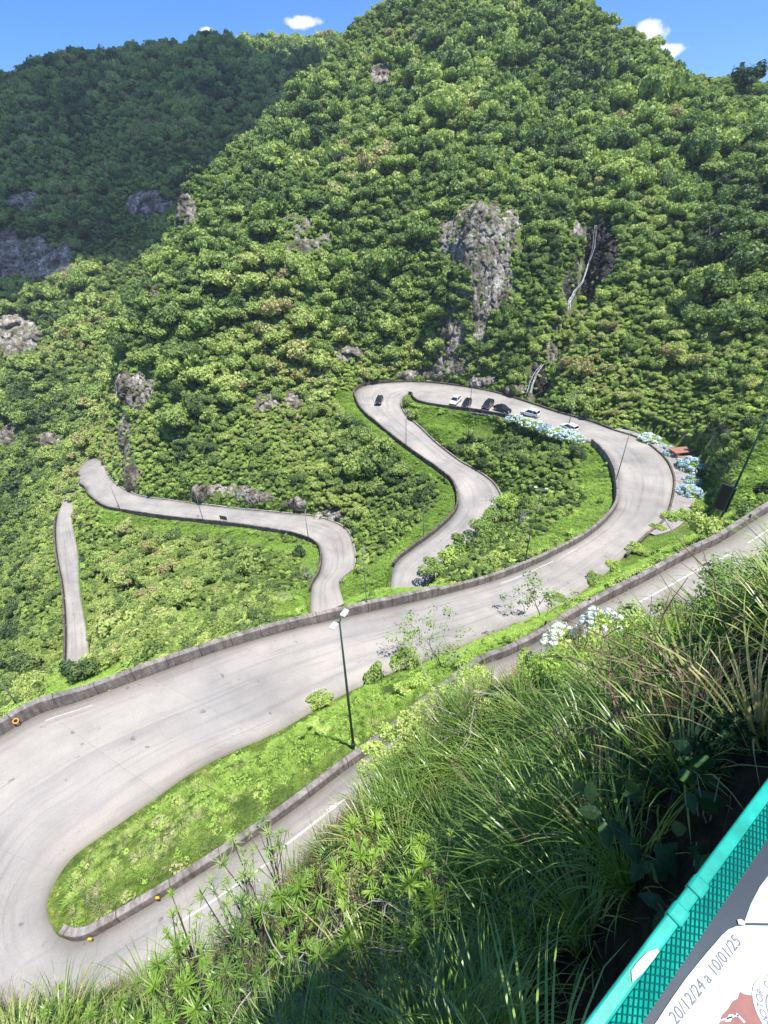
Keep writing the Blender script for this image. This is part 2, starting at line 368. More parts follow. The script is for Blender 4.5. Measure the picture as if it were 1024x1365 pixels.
# wheel tracks / stains stretched along the road
mp = nt.nodes.new('ShaderNodeCombineXYZ')
nt.links.new(mth(nt, 'MULTIPLY', sx.outputs[0], 9.0), mp.inputs[0]); nt.links.new(mth(nt, 'MULTIPLY', sx.outputs[1], .05), mp.inputs[1])
tr = noise(nt, mp.outputs[0], 1.0, 5, .6, .4)
c = mixc(nt, 1.0, c, ramp(nt, tr, [(.32, (.80, .80, .82)), (.5, (1, 1, 1)), (.7, (1.05, 1.04, 1.03))]), 'MULTIPLY')
bl_ = ramp(nt, noise(nt, pos, .11, 4, .55, .6), [(.46, (1, 1, 1)), (.62, (.84, .86, .89))])
c = mixc(nt, .9, c, bl_, 'MULTIPLY')
mp2 = nt.nodes.new('ShaderNodeCombineXYZ'); nt.links.new(mth(nt, 'MULTIPLY', sx.outputs[0], 26.0), mp2.inputs[0]); nt.links.new(mth(nt, 'MULTIPLY', sx.outputs[1], .09), mp2.inputs[1])
sk_ = noise(nt, mp2.outputs[0], 1.0, 3, .5, .8)
c = mixc(nt, .8, c, ramp(nt, sk_, [(.60, (1, 1, 1)), (.68, (.78, .78, .80)), (.74, (1, 1, 1))]), 'MULTIPLY')
sp_ = noise(nt, pos, 1.3, 3, .6)
c = mixc(nt, .75, c, ramp(nt, sp_, [(.27, (.45, .43, .42)), (.33, (1, 1, 1)), (.72, (1, 1, 1)), (.78, (1.14, 1.13, 1.12))]), 'MULTIPLY')
# joints
j1 = mth(nt, 'ABSOLUTE', mth(nt, 'SUBTRACT', mth(nt, 'FRACT', mth(nt, 'DIVIDE', sx.outputs[1], 7.0)), .5))
j1 = mth(nt, 'GREATER_THAN', j1, .493)
j2 = mth(nt, 'LESS_THAN', mth(nt, 'ABSOLUTE', mth(nt, 'SUBTRACT', sx.outputs[0], .5)), .006)
jj = mth(nt, 'MULTIPLY', mth(nt, 'MAXIMUM', j1, j2), .14)
c = mixc(nt, jj, c, (.14, .13, .13))
# dirt along the edges
ed = mth(nt, 'ABSOLUTE', mth(nt, 'SUBTRACT', sx.outputs[0], .5))
ed = mth(nt, 'ADD', ed, mth(nt, 'MULTIPLY', mth(nt, 'SUBTRACT', noise(nt, pos, .9, 5, .7), .5), .14))
ef = mth(nt, 'MULTIPLY', mth(nt, 'SUBTRACT', ed, .445), 9, clamp=True)
c = mixc(nt, mth(nt, 'MULTIPLY', ef, .55), c, (.20, .165, .13))
# cracks
wv = nt.nodes.new('ShaderNodeTexVoronoi'); wv.feature = 'DISTANCE_TO_EDGE'; wv.inputs['Scale'].default_value = .22
dpos = nt.nodes.new('ShaderNodeVectorMath'); dpos.operation = 'ADD'
nn_ = nt.nodes.new('ShaderNodeTexNoise'); nn_.inputs['Scale'].default_value = .8; nt.links.new(pos, nn_.inputs['Vector'])
nt.links.new(pos, dpos.inputs[0]); nt.links.new(nn_.outputs['Color'], dpos.inputs[1]); nt.links.new(dpos.outputs[0], wv.inputs['Vector'])
ck = mth(nt, 'LESS_THAN', wv.outputs['Distance'], .012)
ck = mth(nt, 'MULTIPLY', ck, mth(nt, 'MULTIPLY', mth(nt, 'GREATER_THAN', noise(nt, pos, .07, 2),   .55), .12))
c = mixc(nt, ck, c, (.12, .11, .10))
principled(nt, out, c, .85, .25, bump=noise(nt, pos, 14, 4, .7), bstr=.15, bdist=.02); M['road'] = m
# concrete (weathered)
def concrete(name, lo, mi, hi, sc=1.0):
    m, nt, out = newmat(name); pos = geo_pos(nt)
    a = noise(nt, pos, .8 * sc, 8, .7); b = noise(nt, pos, 5 * sc, 5, .75)
    c = ramp(nt, a, [(.3, lo), (.5, mi), (.72, hi)])
    c = mixc(nt, 1, c, ramp(nt, b, [(.3, (.6, .6, .6)), (.62, (1.1, 1.1, 1.1))]), 'MULTIPLY')
    uv = nt.nodes.new('ShaderNodeUVMap'); uv.uv_map = 'along'; sx = nt.nodes.new('ShaderNodeSeparateXYZ'); nt.links.new(uv.outputs[0], sx.inputs[0])
    fr = mth(nt, 'FRACT', mth(nt, 'DIVIDE', sx.outputs[0], 2.6)); jt = mth(nt, 'LESS_THAN', mth(nt, 'ABSOLUTE', mth(nt, 'SUBTRACT', fr, .5)), .012)
    c = mixc(nt, mth(nt, 'MULTIPLY', jt, .65), c, (.03, .028, .025))
    cs = nt.nodes.new('ShaderNodeCombineXYZ'); nt.links.new(mth(nt, 'MULTIPLY', sx.outputs[0], 2.2), cs.inputs[0]); nt.links.new(mth(nt, 'MULTIPLY', sx.outputs[1], .3), cs.inputs[1])
    stn = ramp(nt, noise(nt, cs.outputs[0], 1.0, 5, .7), [(.38, (.55, .53, .50)), (.55, (1, 1, 1)), (.7, (1.25, 1.22, 1.18))])
    c = mixc(nt, .8, c, stn, 'MULTIPLY')
    principled(nt, out, c, .9, .2, bump=b, bstr=.3, bdist=.03); return m
M['concrete'] = concrete('weathered_concrete', (.15, .135, .125), (.25, .225, .21), (.37, .335, .31))
M['concrete_dark'] = concrete('mossy_concrete', (.06, .054, .048), (.13, .12, .105), (.24, .22, .19))
M['concrete_pale'] = concrete('pale_kerb_concrete', (.25, .23, .21), (.34, .32, .30), (.44, .41, .38))
M['deck'] = concrete('deck_concrete', (.10, .11, .12), (.16, .17, .19), (.24, .25, .27), 6)
M['paint'] = simple('white_road_paint', (.50, .475, .455), .7, .3, var=.22, scale=3)
def dposr(nt, pos):
    q = nt.nodes.new('ShaderNodeTexNoise'); q.inputs['Scale'].default_value = .35; q.inputs['Detail'].default_value = 4; nt.links.new(pos, q.inputs['Vector'])
    sc = nt.nodes.new('ShaderNodeVectorMath'); sc.operation = 'SCALE'; sc.inputs['Scale'].default_value = 4.5; nt.links.new(q.outputs['Color'], sc.inputs[0])
    ad = nt.nodes.new('ShaderNodeVectorMath'); ad.operation = 'ADD'; nt.links.new(pos, ad.inputs[0]); nt.links.new(sc.outputs[0], ad.inputs[1]); return ad.outputs[0]
# rock
m, nt, out = newmat('cliff_rock'); pos = geo_pos(nt)
mpn = nt.nodes.new('ShaderNodeMapping'); mpn.inputs['Scale'].default_value = (1, 1, .3); nt.links.new(pos, mpn.inputs[0])
a = noise(nt, mpn.outputs[0], .20, 7, .62); b = noise(nt, mpn.outputs[0], .55, 4, .6)
c = ramp(nt, a, [(.30, (.08, .068, .052)), (.42, (.24, .21, .17)), (.52, (.44, .40, .34)), (.62, (.64, .60, .53)), (.78, (.82, .78, .72))])
c = mixc(nt, 1, c, ramp(nt, b, [(.34, (.36, .33, .30)), (.55, (1, 1, 1)), (.75, (1.15, 1.15, 1.15))]), 'MULTIPLY')
mpc = nt.nodes.new('ShaderNodeMapping'); mpc.inputs['Scale'].default_value = (.62, .62, .04); nt.links.new(dposr(nt, pos), mpc.inputs[0])
vc = nt.nodes.new('ShaderNodeTexVoronoi'); vc.feature = 'DISTANCE_TO_EDGE'; vc.inputs['Scale'].default_value = 1.0; nt.links.new(mpc.outputs[0], vc.inputs['Vector'])
c = mixc(nt, ramp(nt, vc.outputs['Distance'], [(.02, (.6, .6, .6)), (.12, (0, 0, 0))]), c, (.035, .028, .024))
mo = ramp(nt, noise(nt, pos, .42, 6, .7), [(.50, (0, 0, 0)), (.58, (1, 1, 1))])
c = mixc(nt, mth(nt, 'MULTIPLY', mo, .55), c, (.15, .16, .065))
principled(nt, out, c, .9, .2, bump=noise(nt, mpn.outputs[0], 1.6, 8, .75), bstr=1.0, bdist=.8); M['rock'] = m
m, nt, out = newmat('wet_rock_painted_shade'); pos = geo_pos(nt)  # wet rock, near-black because the ravine's shade is put into its colour
a = noise(nt, pos, .8, 6, .7); principled(nt, out, ramp(nt, a, [(.35, (.008, .008, .008)), (.6, (.028, .026, .022)), (.75, (.07, .06, .05))]), .6, .3, bump=a, bstr=.8, bdist=.4); M['rock_gully_shade'] = m
# foliage
def foliage(name, stops, trans=.22, zone=True, rough=.55, spec=.25):
    m, nt, out = newmat(name)
    oi = nt.nodes.new('ShaderNodeObjectInfo'); pos = geo_pos(nt)
    zn = noise(nt, pos, .026, 4, .6) if zone else None
    f = oi.outputs['Random']
    if zone: f = mth(nt, 'ADD', mth(nt, 'MULTIPLY', f, .5), mth(nt, 'MULTIPLY', mth(nt, 'SUBTRACT', zn, .36), 1.5), clamp=True)
    f = mth(nt, 'ADD', f, mth(nt, 'MULTIPLY', mth(nt, 'SUBTRACT', noise(nt, pos, .38 if zone else 2.5, 3, .6), .5), .55), clamp=True)
    c = ramp(nt, f, stops)
    lf = noise(nt, pos, 1.6 if zone else 6, 4, .8)
    c = mixc(nt, 1, c, ramp(nt, lf, [(.3, (.6, .66, .6)), (.7, (1.3, 1.25, 1.2))]), 'MULTIPLY')
    b = nt.nodes.new('ShaderNodeBsdfPrincipled'); nt.links.new(c, b.inputs['Base Color']); b.inputs['Roughness'].default_value = rough
    b.inputs['Specular IOR Level'].default_value = spec
    t = nt.nodes.new('ShaderNodeBsdfTranslucent'); nt.links.new(mixc(nt, 1, c, (1.25, 1.4, .6), 'MULTIPLY'), t.inputs[0])
    mx = nt.nodes.new('ShaderNodeMixShader'); mx.inputs[0].default_value = trans
    nt.links.new(b.outputs[0], mx.inputs[1]); nt.links.new(t.outputs[0], mx.inputs[2]); nt.links.new(mx.outputs[0], out.inputs[0])
    return m
M['tree_leaf'] = foliage('tree_foliage', [(0, (.05, .09, .04)), (.18, (.11, .17, .065)), (.36, (.22, .31, .10)), (.55, (.35, .44, .135)), (.72, (.46, .54, .18)), (.85, (.44, .43, .20)), (.92, (.36, .27, .16)), (1, (.46, .60, .17))], .27)
M['shrub_leaf'] = foliage('shrub_foliage', [(0, (.14, .23, .07)), (.3, (.30, .42, .11)), (.55, (.43, .56, .15)), (.75, (.52, .63, .19)), (.9, (.52, .52, .25)), (1, (.50, .42, .29))], .27)
M['grass_bright'] = foliage('verge_grass', [(0, (.21, .36, .06)), (.5, (.30, .46, .085)), (.78, (.38, .51, .12)), (.92, (.44, .48, .19)), (1, (.50, .46, .28))], .3)
M['grass_blade'] = foliage('tall_grass_blades', [(0, (.10, .19, .04)), (.4, (.18, .29, .05)), (.78, (.25, .38, .08)), (.95, (.36, .42, .13)), (1, (.40, .36, .17))], .25, zone=False, rough=.36, spec=.5)
M['rosette_leaf'] = foliage('rosette_leaves', [(0, (.17, .30, .05)), (.5, (.27, .42, .07)), (1, (.42, .54, .09))], .35, zone=False, rough=.4, spec=.4)
M['grey_leaf'] = foliage('grey_green_leaves', [(0, (.18, .27, .10)), (.5, (.27, .37, .13)), (1, (.34, .43, .17))], .2, zone=False)
M['dark_leaf'] = foliage('dark_broad_leaves', [(0, (.03, .08, .03)), (1, (.06, .13, .045))], .2, zone=False)
M['flower'] = foliage('hydrangea_petals', [(0, (.42, .56, .84)), (.5, (.60, .72, .90)), (1, (.86, .88, .95))], .3, zone=False)
M['bark'] = simple('bark', (.13, .105, .085), .9, .15, var=.4, scale=5)
M['bark_pale'] = simple('pale_dead_wood', (.36, .32, .29), .85, .2, var=.25, scale=5)
M['twig'] = simple('dry_brown_twigs', (.20, .14, .10), .85, .2, var=.35, scale=9)
M['pole'] = simple('galvanised_pole_green', (.045, .085, .07), .5, .5, .3)
M['pole_grey'] = simple('grey_lamp_pole', (.20, .21, .20), .5, .5, .4)
M['white'] = simple('white_enamel', (.75, .76, .76), .4, .5)
M['black'] = simple('black_plastic', (.012, .013, .014), .5, .4)
M['yellow'] = simple('yellow_reflector', (.75, .48, .02), .4, .5)
M['orange'] = simple('orange_paint', (.75, .32, .04), .6, .4)
M['greengrey'] = simple('sign_back_grey', (.10, .12, .13), .45, .5, .3)
# ------------------------------------------------------------------ mesh helpers
def mesh_np(name, V, faces, mat, smooth=False, uv=None):
    me = bpy.data.meshes.new(name)
    V = np.asarray(V, np.float32)
    if isinstance(faces, np.ndarray):
        k = faces.shape[1]; nf = len(faces)
        me.vertices.add(len(V)); me.vertices.foreach_set('co', V.ravel())
        me.loops.add(nf * k); me.loops.foreach_set('vertex_index', faces.ravel().astype(np.int32))
        me.polygons.add(nf); me.polygons.foreach_set('loop_start', np.arange(0, nf * k, k, dtype=np.int32))
        me.update(calc_edges=True)
    else:
        me.from_pydata([tuple(map(float, p)) for p in V], [], faces)
    if smooth: me.polygons.foreach_set('use_smooth', np.ones(len(me.polygons), bool))
    if mat is not None: me.materials.append(mat)
    me.validate(); return me
def link(name, me, parent=None, loc=None):
    o = bpy.data.objects.new(name, me); COL.objects.link(o)
    if parent is not None: o.parent = parent
    if loc is not None: o.location = tuple(map(float, loc))
    return o
def tag(o, label=None, cat=None, group=None, kind=None):
    for k, val in (('label', label), ('category', cat), ('group', group), ('kind', kind)):
        if val: o[k] = val
    return o
def empty(name, loc, label, cat, group=None, rz=0, rot=None):
    o = bpy.data.objects.new(name, None); COL.objects.link(o); o.location = tuple(map(float, loc))
    o.rotation_euler = rot if rot else (0, 0, rz); o.empty_display_size = .3
    return tag(o, label, cat, group)
class MB:
    def __init__(s): s.v = []; s.f = []; s.n = 0
    def add(s, V, Fc):
        V = [tuple(map(float, p)) for p in V]
        s.f += [tuple(i + s.n for i in f) for f in Fc]; s.v += V; s.n += len(V); return s
    def box(s, c, size, rz=0, rx=0, ry=0, taper=1.0):
        mt = Matrix.Translation(Vector([float(q) for q in c])) @ Matrix.Rotation(rz, 4, 'Z') @ Matrix.Rotation(ry, 4, 'Y') @ Matrix.Rotation(rx, 4, 'X')
        x, y, z = [q / 2 for q in size]
        vs = [(-x, -y, -z), (x, -y, -z), (x, y, -z), (-x, y, -z), (-x * taper, -y * taper, z), (x * taper, -y * taper, z), (x * taper, y * taper, z), (-x * taper, y * taper, z)]
        return s.add([mt @ Vector(p) for p in vs], [(0, 3, 2, 1), (4, 5, 6, 7), (0, 1, 5, 4), (1, 2, 6, 5), (2, 3, 7, 6), (3, 0, 4, 7)])
    def tube(s, pts, rad, k=8, cap=True):
        pts = [Vector([float(q) for q in p]) for p in pts]
        if isinstance(rad, (int, float)): rad = [rad] * len(pts)
        rings = []; base = s.n; V = []; prev = None
        for i, p in enumerate(pts):
            d = (pts[min(i + 1, len(pts) - 1)] - pts[max(i - 1, 0)])
            if d.length < 1e-9: d = Vector((0, 0, 1))
            d.normalize()
            a = prev if prev is not None else (Vector((0, 0, 1)) if abs(d.z) < .9 else Vector((1, 0, 0)))
            x = d.cross(a)
            if x.length < 1e-6: x = d.cross(Vector((1, 0, 0)))
            x.normalize(); y = x.cross(d); y.normalize(); prev = y
            for j in range(k):
                an = 2 * PI * j / k
                V.append(p + (x * math.cos(an) + y * math.sin(an)) * rad[i])
        Fc = []
        for i in range(len(pts) - 1):
            for j in range(k):
                a = i * k + j; b = i * k + (j + 1) % k
                Fc.append((a, b, b + k, a + k))
        if cap:
            Fc.append(tuple(range(k - 1, -1, -1))); Fc.append(tuple(range((len(pts) - 1) * k, len(pts) * k)))
        return s.add(V, Fc)
    def build(s, name, mat, parent=None, loc=None, smooth=False, bevel=0):
        me = mesh_np(name, s.v, s.f, mat, smooth)
        o = link(name, me, parent, loc)
        if bevel:
            b = o.modifiers.new('bevel', 'BEVEL'); b.width = bevel; b.segments = 2; b.limit_method = 'ANGLE'
        return o
# ------------------------------------------------------------------ terrain + road meshes
ny, nx = H.shape
V = np.stack([gx.ravel(), gy.ravel(), H.ravel()], 1)
ii = (np.arange(ny - 1)[:, None] * nx + np.arange(nx - 1)[None, :]).ravel()
Fq = np.stack([ii, ii + 1, ii + nx + 1, ii + nx], 1)
tag(link('ground', mesh_np('ground', V, Fq, M['ground'], True)), 'steep vegetated mountainside carrying the winding road', None, None, 'structure')
# road ribbon with cross subdivisions and thickness skirt
K = 7
nr = len(ROAD)
al = np.concatenate([[0], np.cumsum(np.linalg.norm(np.diff(CEN, axis=0), axis=1))])
V = np.zeros((nr, K + 2, 3)); UV = np.zeros((nr, K + 2, 2))
for k in range(K):
    t = k / (K - 1)
    V[:, k + 1] = ROAD[:, :3] * (1 - t) + ROAD[:, 3:] * t; UV[:, k + 1, 0] = t; UV[:, k + 1, 1] = al
V[:, 0] = V[:, 1] - [0, 0, .6]; V[:, K + 1] = V[:, K] - [0, 0, .6]; UV[:, K + 1, 0] = 1; UV[:, 0, 1] = al; UV[:, K + 1, 1] = al
W_ = K + 2
i2 = (np.arange(nr - 1)[:, None] * W_ + np.arange(W_ - 1)[None, :]).ravel()
Fq = np.stack([i2, i2 + 1, i2 + W_ + 1, i2 + W_], 1)
me = mesh_np('road', V.reshape(-1, 3), Fq, M['road'], False)
ul = me.uv_layers.new(name='along')
li = np.empty(len(me.loops), np.int32); me.loops.foreach_get('vertex_index', li)
ul.data.foreach_set('uv', UV.reshape(-1, 2)[li].astype(np.float32).ravel())
tag(link('road', me), 'pale concrete mountain road with hairpin bends', None, None, 'structure')
# ------------------------------------------------------------------ world + sun
w = bpy.data.worlds.new('World'); SC.world = w; w.use_nodes = True
nt = w.node_tree; nt.nodes.clear()
sun_dir = Vector((.245, -.165, .955)).normalized()
el = math.asin(sun_dir.z); az = math.atan2(sun_dir.x, sun_dir.y)
sky = nt.nodes.new('ShaderNodeTexSky'); sky.sky_type = 'NISHITA'; sky.sun_disc = False
sky.sun_elevation = el; sky.sun_rotation = az; sky.altitude = 1400; sky.air_density = 1.3; sky.dust_density = .3; sky.ozone_density = 2.5
bg = nt.nodes.new('ShaderNodeBackground'); bg.inputs[1].default_value = .10
tc = nt.nodes.new('ShaderNodeTexCoord').outputs['Generated']
skyc = mixc(nt, 1.0, sky.outputs[0], (.36, .66, 1.18), 'MULTIPLY')
def puff(nt, u, v, ru, rv, seed):
    x, f, c = ray(u, v); d = Vector((float(x), float(f), float(c))).normalized()
    # offset in two tangent directions
    tx = Vector((d.y, -d.x, 0)).normalized(); ty = tx.cross(d)
    def dot(vec):
        n_ = nt.nodes.new('ShaderNodeVectorMath'); n_.operation = 'DOT_PRODUCT'; nt.links.new(tc, n_.inputs[0]); n_.inputs[1].default_value = vec; return n_.outputs['Value']
    a = mth(nt, 'DIVIDE', dot(tx), ru); b = mth(nt, 'DIVIDE', dot(ty), rv)
    r = mth(nt, 'SQRT', mth(nt, 'ADD', mth(nt, 'MULTIPLY', a, a), mth(nt, 'MULTIPLY', b, b)))
    nz = noise(nt, tc, 38, 6, .6)
    r = mth(nt, 'ADD', r, mth(nt, 'MULTIPLY', mth(nt, 'SUBTRACT', nz, .5), 2.0))
    fr = mth(nt, 'GREATER_THAN', dot(d), .5)
    return mth(nt, 'MULTIPLY', mth(nt, 'MULTIPLY', mth(nt, 'SUBTRACT', 1.15, r), 2.2, clamp=True), fr)
cl = None
for t in [(402, 30, .026, .007), (276, 41, .010, .0035), (866, 42, .022, .010), (893, 68, .020, .007)]:
    q = puff(nt, *t, 0); cl = q if cl is None else mth(nt, 'MAXIMUM', cl, q)
skyc = mixc(nt, mth(nt, 'MULTIPLY', cl, .9), skyc, (7.5, 7.8, 8.2))
nt.links.new(skyc, bg.inputs[0])
wo = nt.nodes.new('ShaderNodeOutputWorld'); nt.links.new(bg.outputs[0], wo.inputs[0])
ld = bpy.data.lights.new('sun', 'SUN'); ld.energy = 5.0; ld.angle = math.radians(.53); ld.color = (1, .965, .90)
lo = bpy.data.objects.new('sun', ld); COL.objects.link(lo)
lo.rotation_euler = sun_dir.to_track_quat('Z', 'Y').to_euler()
SC.view_settings.view_transform = 'Standard'; SC.view_settings.look = 'None'; SC.view_settings.exposure = .75; SC.view_settings.gamma = 1
SC.cycles.max_bounces = 5; SC.cycles.diffuse_bounces = 3; SC.cycles.transparent_max_bounces = 6; SC.cycles.transmission_bounces = 3; SC.cycles.glossy_bounces = 2
SC.cycles.use_adaptive_sampling = True; SC.cycles.adaptive_threshold = .02; SC.cycles.use_denoising = True
SC.cycles.caustics_reflective = False; SC.cycles.caustics_refractive = False
# ------------------------------------------------------------------ vegetation prototypes
PC = bpy.data.collections.new('prototypes')   # never linked: only a source for instancing
def quads(cs, ns, size, rng, aspect=1.0, up=None):
    """one leaf card per centre; returns V,F"""
    n = len(cs)
    ns = ns / (np.linalg.norm(ns, axis=1, keepdims=True) + 1e-9)
    r = rng.normal(size=(n, 3)); t = np.cross(ns, r); t /= np.linalg.norm(t, axis=1, keepdims=True) + 1e-9
    b = np.cross(ns, t)
    s = np.asarray(size).reshape(-1, 1) * np.ones((n, 1)) / 2
    V = np.stack([cs - t * s * aspect, cs - b * s + ns * s * .25, cs + t * s * aspect, cs + b * s + ns * s * .25], 1).reshape(-1, 3)
    Fc = np.arange(n * 4).reshape(n, 4)
    return V, Fc
def ico(sub=1):
    bm = bmesh.new(); bmesh.ops.create_icosphere(bm, subdivisions=sub, radius=1)
    V = np.array([v.co[:] for v in bm.verts]); Fc = [tuple(v.index for v in f.verts) for f in bm.faces]; bm.free(); return V, Fc
ICV, ICF = ico(2)
ICF = np.array(ICF)
def crown_mesh(name, seed, nl=8, leaves=900, ls=.15, flat=.8, mat=None, spread=.55, lr=(.34, .5), core=True):
    rng = np.random.default_rng(seed)
    an = rng.uniform(0, 2 * PI, nl); rr = spread * np.sqrt(rng.uniform(0.05, 1, nl)); cz_ = (rng.uniform(-.15, .55, nl)) * (1 - rr * .6)
    c = np.stack([rr * np.cos(an), rr * np.sin(an), cz_], 1); R = rng.uniform(lr[0], lr[1], nl)
    c[0] = (0, 0, .25); R[0] = lr[1]
    n = leaves * 3
    k = rng.integers(0, nl, n); d = rng.normal(size=(n, 3)); d[:, 2] += .35; d /= np.linalg.norm(d, axis=1, keepdims=True)
    pz = c[k] + d * (R[k] * rng.uniform(.80, 1.2, n))[:, None]
    ins = np.zeros(n, bool)
    for j in range(nl):
        ins |= (np.linalg.norm(pz - c[j], axis=1) < R[j] * .78)
    pz = pz[~ins][:leaves]; d = d[~ins][:leaves]
    V, Fc = quads(pz, d + rng.normal(size=d.shape) * .75, ls * rng.uniform(.5, 1.5, len(pz)), rng)
    tris = np.concatenate([Fc[:, [0, 1, 2]], Fc[:, [0, 2, 3]]])
    if core:
        off = len(V); Vs = [V]; Ts = [tris]
        for j in range(nl):
            jit = 1 + .12 * rng.normal(size=(len(ICV), 1)); Vs.append(c[j] + ICV * jit * R[j] * .66); Ts.append(ICF + off); off += len(ICV)
        V = np.concatenate(Vs); tris = np.concatenate(Ts)
    V[:, 2] *= flat
    return mesh_np(name, V, tris, mat)
def proto(name, me):
    o = bpy.data.objects.new(name, me); PC.objects.link(o); return o
CROWNS = [crown_mesh('crown_shape', 11 + i, nl=[14, 18, 11, 16, 20, 12][i], leaves=1000, ls=.15, flat=[1.05, .95, 1.2, 1.0, .9, 1.25][i], mat=M['tree_leaf'], spread=.82, lr=(.16, .44)) for i in range(6)]
FARC = [crown_mesh('far_crown_shape', 31 + i, nl=[12, 15, 10, 14][i], leaves=420, ls=.23, flat=[1.0, .9, 1.2, 1.1][i], mat=M['tree_leaf'], spread=.78, lr=(.18, .46)) for i in range(4)]
SHR = [crown_mesh('shrub_shape', 51 + i, nl=[7, 9, 11, 6][i], leaves=420, ls=.20, flat=[.8, .7, .85, .95][i], mat=M['shrub_leaf'], spread=.7, lr=(.25, .42)) for i in range(4)]
def tuft_mesh(name, seed, blades=50, L=1.0, wd=.012, seg=4, lean=.5, mat=None, droop=.7, base=.12, stem=None):
    rng = np.random.default_rng(seed); V = []; Fc = []; k = 0
    for i in range(blades):
        a = rng.uniform(0, 2 * PI); b0 = rng.uniform(0, base); ln = L * rng.uniform(.55, 1.1); le = rng.uniform(.1, 1) * lean
        wv = wd * rng.uniform(.7, 1.3); px = np.array([math.cos(a) * b0, math.sin(a) * b0, 0.0]); el_ = PI / 2 - le
        side = np.array([-math.sin(a), math.cos(a), 0]) * wv
        for j in range(seg + 1):
            t = j / seg; wj = (1 - t ** 2) * 1.0 + .03
            V += [px - side * wj, px + side * wj]
            e = el_ - droop * 2.0 * t * t * rng.uniform(.7, 1.3)
            px = px + np.array([math.cos(a) * math.cos(e), math.sin(a) * math.cos(e), math.sin(e)]) * ln / seg
        for j in range(seg):
            q = k + 2 * j; Fc.append((q, q + 1, q + 3, q + 2))
        k += 2 * (seg + 1)
    return mesh_np(name, np.array(V), np.array(Fc), mat)
TUFT = [tuft_mesh('tall_tuft_shape', 71 + i, blades=54, L=1.35, wd=.0108, seg=6, lean=.75, droop=[.8, .95, .65][i], mat=M['grass_blade'], base=.16) for i in range(3)]
VERGE = [tuft_mesh('verge_tuft_shape', 81 + i, blades=90, L=.6, wd=.013, seg=2, lean=1.0, droop=.5, mat=M['grass_bright'], base=.5) for i in range(3)]
VERGE += [crown_mesh('verge_herb_shape', 91 + i, nl=6, leaves=90, ls=.2, flat=.45, mat=M['grass_bright'], spread=.7, core=False) for i in range(2)]
# ------------------------------------------------------------------ area-uniform scatter over the ground mesh
TV = np.stack([gx, gy, H], -1)
def scatter(x0, x1, y0, y1, spacing, seed, dens=3.0, cond=None):
    rng = np.random.default_rng(seed)
    ia = max(np.searchsorted(GX, x0) - 1, 0); ib = min(np.searchsorted(GX, x1) + 1, len(GX) - 1)
    ja = max(np.searchsorted(GY, y0) - 1, 0); jb = min(np.searchsorted(GY, y1) + 1, len(GY) - 1)
    a = TV[ja:jb, ia:ib]; b = TV[ja:jb, ia + 1:ib + 1]; c = TV[ja + 1:jb + 1, ia:ib]; d = TV[ja + 1:jb + 1, ia + 1:ib + 1]
    ar = np.linalg.norm(np.cross(b - a, c - a), axis=-1)
    ctr = (a + d) / 2
    uu, vv, dd = proj(ctr.reshape(-1, 3))
    ok = (dd > .5) & (uu > -130) & (uu < 1150) & (vv > -160) & (vv < 1500)
    ww = ar.ravel() * ok
    tot = ww.sum(); n = int(dens * tot / spacing ** 2)
    n = min(n, 700000)
    k = rng.choice(len(ww), n, p=ww / tot)
    s = rng.uniform(size=(n, 1)); t = rng.uniform(size=(n, 1))
    A = a.reshape(-1, 3)[k]; B = b.reshape(-1, 3)[k]; Cc = c.reshape(-1, 3)[k]; D = d.reshape(-1, 3)[k]
    p = (A * (1 - s) + B * s) * (1 - t) + (Cc * (1 - s) + D * s) * t
    m = (p[:, 0] > x0) & (p[:, 0] < x1) & (p[:, 1] > y0) & (p[:, 1] < y1)
    p = p[m]
    key = np.floor((p + rng.uniform(0, spacing, 3)) / spacing).astype(np.int64)
    h = key[:, 0] * 73856093 ^ key[:, 1] * 19349663 ^ key[:, 2] * 83492791
    _, first = np.unique(h, return_index=True)
    return p[np.sort(first)]
def inpoly(u, v, poly):
    u = np.asarray(u); v = np.asarray(v); r = np.zeros(u.shape, bool); n = len(poly)
    for i in range(n):
        x1, y1 = poly[i]; x2, y2 = poly[(i + 1) % n]
        c = ((y1 > v) != (y2 > v)) & (u < (x2 - x1) * (v - y1) / ((y2 - y1) if y2 != y1 else 1e-9) + x1)
        r ^= c
    return r
# protected picture cells (road, cars, signs): no foliage may grow in front of them
SIL = np.array([(-200,1365),(0,1335),(110,1302),(200,1268),(330,1185),(400,1112),(500,1022),(600,912),(700,872),(830,838),(900,800),(1024,735),(1200,640)], float)
def sil(u): return np.interp(u, SIL[:, 0], SIL[:, 1])
CS = 4
PROT = np.zeros((380, 330)); # [v/CS+10, u/CS+20]
def prot_mark(p, shrink=0.0):
    u, v, d = proj(p)
    iu = (u / CS + 20).astype(int); iv = (v / CS + 10).astype(int)
    ok = (iu >= 0) & (iu < 330) & (iv >= 0) & (iv < 380) & (d > 0)
    np.maximum.at(PROT, (iv[ok], iu[ok]), d[ok] - shrink)
tt = np.linspace(.05, .95, 26)[None, :, None]
rs = (ROAD[:, None, :3] * (1 - tt) + ROAD[:, None, 3:] * tt)
rs = np.concatenate([rs[:-1] * (1 - k) + rs[1:] * k for k in (0, .34, .67)]).reshape(-1, 3)
u_, v_, d_ = proj(rs)
UNP = [(663,664),(700,700),(610,800),(520,790),(548,753),(603,716),(645,682)]
rp_ = np.tile(RPAR[:-1, None], (3, 26)).reshape(-1)
hid = (v_ > sil(u_)) | ((rp_ > NE1 - .9) & (rp_ < NF0 + .6)) | ((rp_ > NF1 - 2.5)) | inpoly(u_, v_, UNP)
rs = rs[~hid]
vis = np.ones(len(rs), bool)
for s in np.linspace(.15, .97, 60):
    q = rs * s; vis &= ~(Hz(q[:, 0], q[:, 1]) > q[:, 2] + .6)
